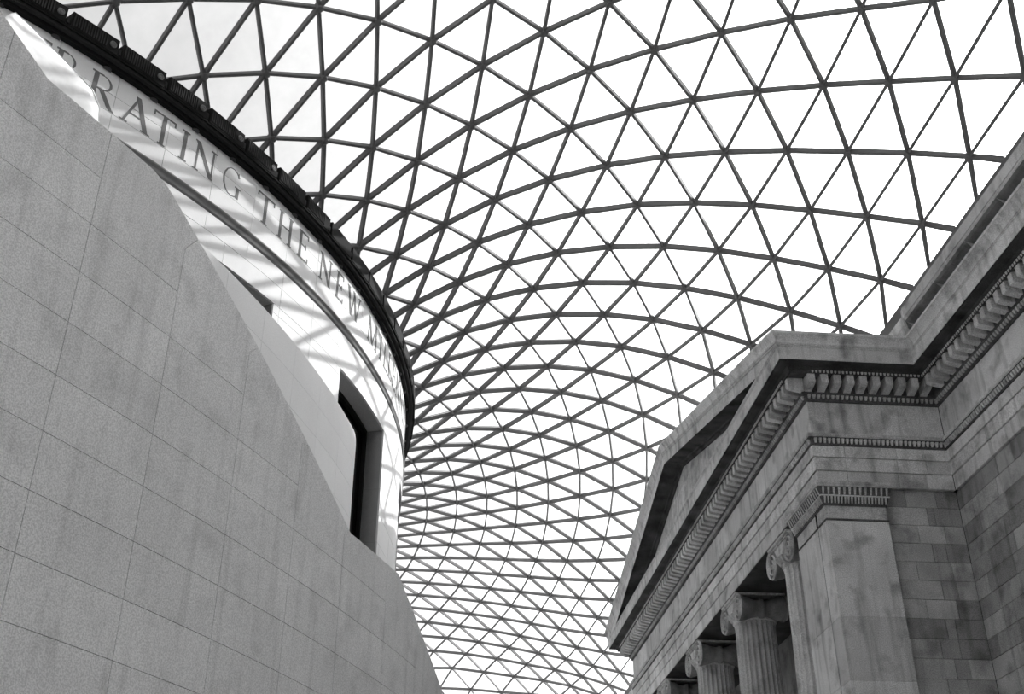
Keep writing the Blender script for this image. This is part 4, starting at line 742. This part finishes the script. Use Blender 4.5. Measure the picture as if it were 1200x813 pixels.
# cores
MB().box(XF + .03, 11.5, YS + .03, YN - .03, ZA + .02, 16.9).box(11.5, XW, YS + .03, YS + 1.5, ZA + .02, 16.9).box(11.5, XW, YN - 1.5, YN - .03, ZA + .02, 16.9).build('entablature_core', M_OJ, po)
MB().box(11.48, XW + .2, YS + .5, YN - .5, 13.35, 13.6).build('porch_ceiling', M_SOFFIT, po)
MB().box(XF + .02, 11.50, YS + .1, YN - .1, ZA - .02, ZA + .03).build('architrave_soffit', M_SOFFIT, po)
MB().box(XW + .09, XW + 1.2, YB, YN + 30, 0, 17.0).build('wall_core', M_OJ, wr)
MB().box(XW + .0, XW + .3, YB, 14.0, 13.08, 15.42).build('plain_entablature', M_OLD, wr)
# ashlar of the wing wall
CH = .47
for i in range(16):
    z1 = ZA - i * CH; z0 = z1 - CH; ys = [YS + .13]
    st = random.uniform(.35, 1.2)
    while ys[-1] > 16.2: ys.append(ys[-1] - st); st = random.choice((.75, 1.05, 1.3, 1.55))
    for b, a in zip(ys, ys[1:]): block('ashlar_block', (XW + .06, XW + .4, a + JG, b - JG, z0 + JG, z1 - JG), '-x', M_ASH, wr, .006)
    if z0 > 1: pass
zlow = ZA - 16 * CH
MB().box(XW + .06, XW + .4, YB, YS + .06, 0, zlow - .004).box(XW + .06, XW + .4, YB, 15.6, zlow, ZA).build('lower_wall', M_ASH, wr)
# portico side wall between corner pier and wing
sw = empty('side_wall', None, None); sw.parent = po
for i in range(22):
    z1 = ZA - .0 - i * CH; z0 = z1 - CH
    xs = [11.4, 12.25 + (.45 if i % 2 else 0) + random.uniform(-.15, .15), 13.02 + random.uniform(-.2, .2) if i % 3 else 12.98, XW + .05]
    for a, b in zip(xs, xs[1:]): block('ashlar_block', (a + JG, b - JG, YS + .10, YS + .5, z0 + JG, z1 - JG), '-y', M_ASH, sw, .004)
MB().box(11.3, XW + .1, YS + .13, YS + .6, 0, ZA).build('wall_core', M_OJ, sw)
MB().box(XW - .1, XW + .1, YS + .5, YN, 0, 13.4).build('porch_back_wall', M_ASH, po)
# attic above the wing cornice
ATT = [(.95, 16.89), (.45, 17.02), (.44, 17.35), (.40, 17.40), (.40, 17.56), (.14, 17.62), (.14, 17.88), (.40, 17.94), (.47, 17.98), (.50, 18.02), (.50, 18.06), (.52, 18.06), (.52, 18.30), (.50, 18.34), (.49, 18.40), (.46, 18.44), (.0, 18.46), (-.55, 18.6), (-.55, 17.0)]
def straight(name, prof, y0, y1, mat, parent, dz=0.0):
    vs = []
    for o, z in prof: vs += [(XW - o, y0, z + dz), (XW - o, y1, z + dz)]
    m = len(prof)
    fs = [(i * 2, i * 2 + 1, i * 2 + 3, i * 2 + 2) for i in range(m - 1)] + [tuple(range(0, 2 * m, 2)), tuple(range(1, 2 * m, 2))[::-1]]
    return part(name, vs, fs, mat, parent)
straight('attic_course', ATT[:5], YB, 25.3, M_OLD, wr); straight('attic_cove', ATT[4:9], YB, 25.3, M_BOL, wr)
yy = [25.3, 23.4, 21.6, 19.9, 18.0, 15.0, 10.0, YB]
COP = ATT[8:]
for b, a in zip(yy, yy[1:]): straight('coping_stone', COP, a + .004, b - .004, M_OLD, wr)
straight('attic_course', ATT[:9], 25.3, YN + 30, M_OLD, wr, -.22); straight('coping_stone', COP, 25.32, YN + 30, M_OLD, wr, -.22)
# round-nosed stop at the end of the upper coping
st_ = MB()
st_.prism([(XW - .53, 25.22, 18.04), (XW - .53, 25.22, 18.36), (XW - .2, 25.22, 18.46), (XW - .2, 25.22, 18.04)], [(XW - .53, 25.36, 18.04), (XW - .53, 25.36, 18.30), (XW - .2, 25.36, 18.40), (XW - .2, 25.36, 18.04)])
st_.build('coping_stop', M_OLD, wr)

# pediment
SL, YA = .2317, 37.8
Y0P, Y1P = YS - .91, 2 * YA - (YS - .91)
def rake(y): return 16.2 + SL * ((y - Y0P) if y <= YA else (Y1P - y))
RK_CORONA = [(9.088, 0.0), (9.088, .36), (9.06, .38), (9.06, .42), (9.04, .43), (9.03, .47)]
RK_CYMA = [(9.03, .47), (9.02, .53), (9.00, .58), (8.965, .64), (8.94, .68), (8.93, .69), (8.93, .75), (9.1, .76), (10.6, .78)]
RK_SOFF = [(9.80, -.10), (9.74, -.10), (9.72, -.02), (9.64, -.02), (9.62, .03), (9.13, .04), (9.11, 0.0), (9.08, 0.0)]
def raking(name, prof, mat):
    for sgn in (0, 1):
        vs = []
        for x, r in prof:
            o = min(XF - x, 1.05); ya = YS - max(o, .5) if sgn == 0 else 2 * YA - (YS - max(o, .5))
            q = [(x, ya, 16.2 + SL * ((ya - Y0P) if sgn == 0 else (Y1P - ya)) + r), (x, YA, rake(YA) + r)]
            vs += q if sgn == 0 else q[::-1]
        part(name, vs, [(i * 2, i * 2 + 1, i * 2 + 3, i * 2 + 2) for i in range(len(prof) - 1)], mat, po)
raking('raking_corona', RK_CORONA, M_OLD); raking('raking_cymatium', RK_CYMA, M_OLD); raking('raking_soffit', RK_SOFF, M_SOFFIT)
ty = cuts(Y0P + 1.0, Y1P - 1.0, 1.6, .1); tymp = [c for c in ty]
for a, b in zip(tymp, tymp[1:]):
    for za, zb in ((16.6, 17.6), (17.6, 18.6), (18.6, 19.6)):
        tops = []
        for y in (b - .004, a + .004): tops.append(min(zb - .004, rake(y) + .05))
        if max(tops) <= za + .05: continue
        tops = [max(t, za + .006) for t in tops]
        pl = [(a + .004, za + .004), (b - .004, za + .004), (b - .004, tops[0])] + ([(YA, min(zb - .004, rake(YA) + .05))] if a < YA < b else []) + [(a + .004, tops[1])]
        mb = MB(); mb.prism([(9.80, y, z) for y, z in pl], [(10.2, y, z) for y, z in pl]); mb.build('tympanum_stone', M_OLD, po)
MB().prism([(9.83, Y0P + 1.2, 16.6), (9.83, Y1P - 1.2, 16.6), (9.83, YA, rake(YA))], [(10.5, Y0P + 1.2, 16.6), (10.5, Y1P - 1.2, 16.6), (10.5, YA, rake(YA))]).build('tympanum_core', M_OJ, po)
part('portico_roof', [(10.3, Y0P, 16.9), (10.3, YA, rake(YA) + .77), (14.2, YA, rake(YA) + .77), (14.2, Y0P, 16.9), (10.3, Y1P, 16.9), (14.2, Y1P, 16.9)], [(0, 1, 2, 3), (1, 4, 5, 2)], M_OLD, po)

# corner piers
def pier(y0, y1, label):
    """square pier with moulded cap; y0 is the face turned to us"""
    t = empty('corner_pier', label, None, (XF + .78, (y0 + y1) / 2, 0)); t.parent = po; off = t.location.copy()
    def add(mb, name, mat): return part(name, [Vector(v) - off for v in mb.v], mb.f, mat, t)
    x0, x1 = XF, 11.54
    zs = [12.1, 9.72, 8.24, 6.5, 4.7, 2.9, 1.1]
    for zt, zb in zip(zs, zs[1:]):
        for xa, xb, ya, yb, nm in ((x0, x1, y0, y0 + .62, 'shaft_block'), (x0, x1, y0 + .668, y1, 'shaft_block')):
            vs, fs = chamfer_block(xa, xb, ya, yb, zb + .003, zt - .003, '-x', .005)
            o = part(nm, [Vector(v) - off for v in vs], fs, M_OLD, t)
            # near face of the block
    add(MB().box(x0 + .014, x0 + .3, y0 + .615, y0 + .673, .2, 12.1).box(x0 - .02, x0 + .1, y0 + .625, y0 + .66, 12.1, 12.5), 'upright_joint', M_OJ)
    add(MB().box(x0 + .09, x1 - .02, y0 + .02, y1 - .02, 0.2, 12.2), 'core', M_OJ)
    def ringm(z0, z1, o0, o1, name, mat):
        a = [(x0 - o0, y0 - o0, z0), (x1 + o0, y0 - o0, z0), (x1 + o0, y1 + o0, z0), (x0 - o0, y1 + o0, z0)]
        b_ = [(x0 - o1, y0 - o1, z1), (x1 + o1, y0 - o1, z1), (x1 + o1, y1 + o1, z1), (x0 - o1, y1 + o1, z1)]
        add(MB().prism(a, b_), name, mat)
    ringm(12.09, 12.12, .0, .03, 'astragal', M_DARKM); ringm(12.12, 12.15, .03, .0, 'astragal', M_DARKM)
    ringm(12.15, 12.48, -.01, -.01, 'necking', M_OLD)
    ringm(12.48, 12.52, .01, .03, 'cap_bead', M_DARKM); ringm(12.52, 12.70, .03, .08, 'cap_leaf_band', M_DARKM)
    ringm(12.70, 12.73, .10, .10, 'cap_fillet', M_OLD); ringm(12.73, 12.92, .09, .16, 'cap_egg_band', M_DARKM)
    ringm(12.92, 12.99, .19, .19, 'abacus', M_OLD); ringm(12.99, 13.04, .20, .22, 'abacus', M_OLD)
    mb = MB()
    for o, z0, z1, p, w_ in ((.03, 12.53, 12.69, .085, .04), (.09, 12.74, 12.91, .13, .06)):
        row(mb, (x0 - o, y0 - o), (x0 - o, y1 + o), (-1, 0), p, w_, .025, z0, z1, .055)
        row(mb, (x0 - o, y0 - o), (x1 + o, y0 - o), (0, -1), p, w_, .025, z0, z1, .055)
    add(mb, 'carved_leaves', M_OLD)['kind'] = 'stuff'
    ringm(0, .7, .12, .12, 'base', M_OLD); ringm(.7, 1.1, .12, .0, 'base', M_OLD)
    return t
pier(YS - .15, 27.48, 'near square corner pier of the portico with carved cap, its broad side lit')
pier(YN - 2.05, YN + .15, 'far square corner pier at the hidden end of the portico')

# fluted columns with scroll capitals
CX = XF + .78
def column(y, label):
    t = empty('ionic_column', label, 'column', (CX, y, 0), 'fluted columns of the portico', 'thing')
    NF = 24; mb = MB(); hs = [(0.9, .73), (4.0, .715), (8.0, .68), (11.2, .635), (12.1, .62), (12.28, .645)]; m = NF * 8
    for z, r in hs:
        for i in range(m):
            ph = (i % 8) / 8.0; d = 0.0 if ph < .14 else .075 * math.sin(math.pi * (ph - .14) / .86) ** .7
            if z > 12.2: d *= .15
            a = 2 * math.pi * i / m; mb.v.append(((r - d) * math.cos(a), (r - d) * math.sin(a), z))
    mb.f = [(k * m + i, k * m + (i + 1) % m, (k + 1) * m + (i + 1) % m, (k + 1) * m + i) for k in range(len(hs) - 1) for i in range(m)]
    mb.build('shaft', M_OLD, t)
    MB().lathe([(0, 0), (1.0, 0), (1.0, .2), (.95, .22), (1.0, .32), (.95, .42), (.84, .46), (.8, .58), (.86, .66), (.86, .78), (.76, .84), (.73, .92), (0, .92)], 32).build('base', M_OLD, t, True)
    MB().lathe([(0, 12.25), (.64, 12.25), (.68, 12.30), (.64, 12.35), (.66, 12.38), (.78, 12.52), (.76, 12.60), (0, 12.60)], 32).build('echinus', M_OLD, t, True)
    mb = MB()
    for i in range(24):
        a = 2 * math.pi * i / 24; c, s = math.cos(a), math.sin(a); q = lambda r, dt, z: (r * c - dt * s, r * s + dt * c, z)
        mb.prism([q(.66, -.06, 12.40), q(.66, .06, 12.40), q(.76, .075, 12.55), q(.76, -.075, 12.55)], [q(.73, -.02, 12.39), q(.73, .02, 12.39), q(.83, .05, 12.54), q(.83, -.05, 12.54)])
    mb.build('egg_ornament', M_OLD, t, kind='stuff')
    mb = MB(); mb.box(-.76, .76, -.86, .86, 12.96, 13.03)
    mb.build('abacus', M_OLD, t)
    mb = MB()
    for sx in (-1, 1): row(mb, (sx * .765, -.86), (sx * .765, .86), (sx, 0), .075, .045, .02, 12.965, 13.025, .01)
    mb.build('abacus_leaves', M_OLD, t, kind='stuff')
    EZ, EY, VR = 12.55, .76, .40
    for sx in (-1, 1):
        # the face: a sagging band that joins the two scrolls
        mb = MB(); n = 16; up, dn = [], []
        for i in range(n + 1):
            yy_ = -EY + 2 * EY * i / n; up.append((yy_, 12.955)); dn.append((yy_, 12.70 - .10 * math.cos(math.pi * yy_ / (2 * EY))))
        out_ = up + dn[::-1]
        mb.prism([(sx * .62, a, b_) for a, b_ in out_], [(sx * .70, a, b_) for a, b_ in out_]); mb.build('scroll_band', M_OLD, t)
        lip = MB()
        for ln, h in ((up, -.03), (dn, .0)):
            for a, b_ in zip(ln, ln[1:]): lip.prism([(sx * .70, a[0], a[1] + h - .03), (sx * .70, b_[0], b_[1] + h - .03), (sx * .70, b_[0], b_[1] + h + .03), (sx * .70, a[0], a[1] + h + .03)], [(sx * .735, a[0], a[1] + h - .02), (sx * .735, b_[0], b_[1] + h - .02), (sx * .735, b_[0], b_[1] + h + .02), (sx * .735, a[0], a[1] + h + .02)])
        lip.build('scroll_fillet', M_OLD, t)
        for sy in (-1, 1):
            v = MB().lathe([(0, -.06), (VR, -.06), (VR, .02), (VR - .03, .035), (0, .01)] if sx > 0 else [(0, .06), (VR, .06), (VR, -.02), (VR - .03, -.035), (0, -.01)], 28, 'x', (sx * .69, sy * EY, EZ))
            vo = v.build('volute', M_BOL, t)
            sp = MB(); N = 64; pts = []
            for i in range(N + 1):
                th = math.pi / 2 - sy * 2 * math.pi * 2.6 * i / N; r = VR * .93 * (1 - i / N) ** .85 + .05
                pts.append((sy * EY + r * math.cos(th) * 1.0, EZ + r * math.sin(th), r))
            for a, b_ in zip(pts, pts[1:]):
                def rim(p):
                    dy, dz = p[0] - sy * EY, p[1] - EZ; l = math.hypot(dy, dz) or 1; wv = .016 + .03 * p[2]
                    return [(sx * .70, p[0] - dy / l * wv, p[1] - dz / l * wv), (sx * .775, p[0], p[1]), (sx * .70, p[0] + dy / l * wv, p[1] + dz / l * wv)]
                A_, B_ = rim(a), rim(b_); m_ = len(sp.v); sp.v += A_ + B_; sp.f += [(m_, m_ + 1, m_ + 4, m_ + 3), (m_ + 1, m_ + 2, m_ + 5, m_ + 4)]
            sp.lathe([(0, .06 * sx), (.045, .05 * sx), (.06, 0)], 12, 'x', (sx * .70, sy * EY, EZ))
            sp.build('spiral', M_OLD, vo)
    for sy in (-1, 1):
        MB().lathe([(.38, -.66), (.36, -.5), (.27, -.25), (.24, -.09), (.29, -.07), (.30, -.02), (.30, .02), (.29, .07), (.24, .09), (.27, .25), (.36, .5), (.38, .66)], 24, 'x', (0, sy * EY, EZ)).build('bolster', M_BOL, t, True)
    return t
for y, lab in ((29.1, 'fluted column next to the near corner pier, only a narrow strip of shaft showing'), (34.35, 'second fluted column from the near corner pier, its whole shaft width showing'),
               (39.5, 'third fluted column from the near corner pier, low at the frame edge'), (44.7, 'farthest fluted column of the portico, only the top of its capital showing')):
    column(y, lab)
# pale piers on the porch back wall behind the columns
for y in (31.7, 36.9, 42.1):
    MB().box(XW - .45, XW - .05, y - .55, y + .55, 0, 13.3).build('wall_strip', M_OLD, po)

# ------------------------------------------------------------------ the rest of the court, and an added block that shades it
TOPW = [(45.3, 31.5), (44.2, 31.85), (42.4, 32.45), (40.4, 33.1), (38.0, 33.6), (-16.0, 33.6)]  # top of the added block, shaped to shade stair wall and inner parapet
t = MB().prism([(25, -16, 0), (25, 45.3, 0)] + [(25, y, z) for y, z in TOPW], [(31, -16, 0), (31, 45.3, 0)] + [(31, y, z) for y, z in TOPW]).build('shade_block', M_MASONRY)
tag(t, 'unseen block added behind the wing wall to shade the stair wall', 'blocker', kind='structure')
t = MB().box(-60, 14.4, -16, -13, 0, 19.5).build('wall_north', M_ASH)
tag(t, 'court wall behind the viewer', 'wall', kind='structure')
t = MB().box(-60, 14.4, YE + .1, YE + 2, 0, 19.5).build('wall_south', M_MASONRY)
tag(t, 'end wall of the court far behind the portico', 'wall', kind='structure')
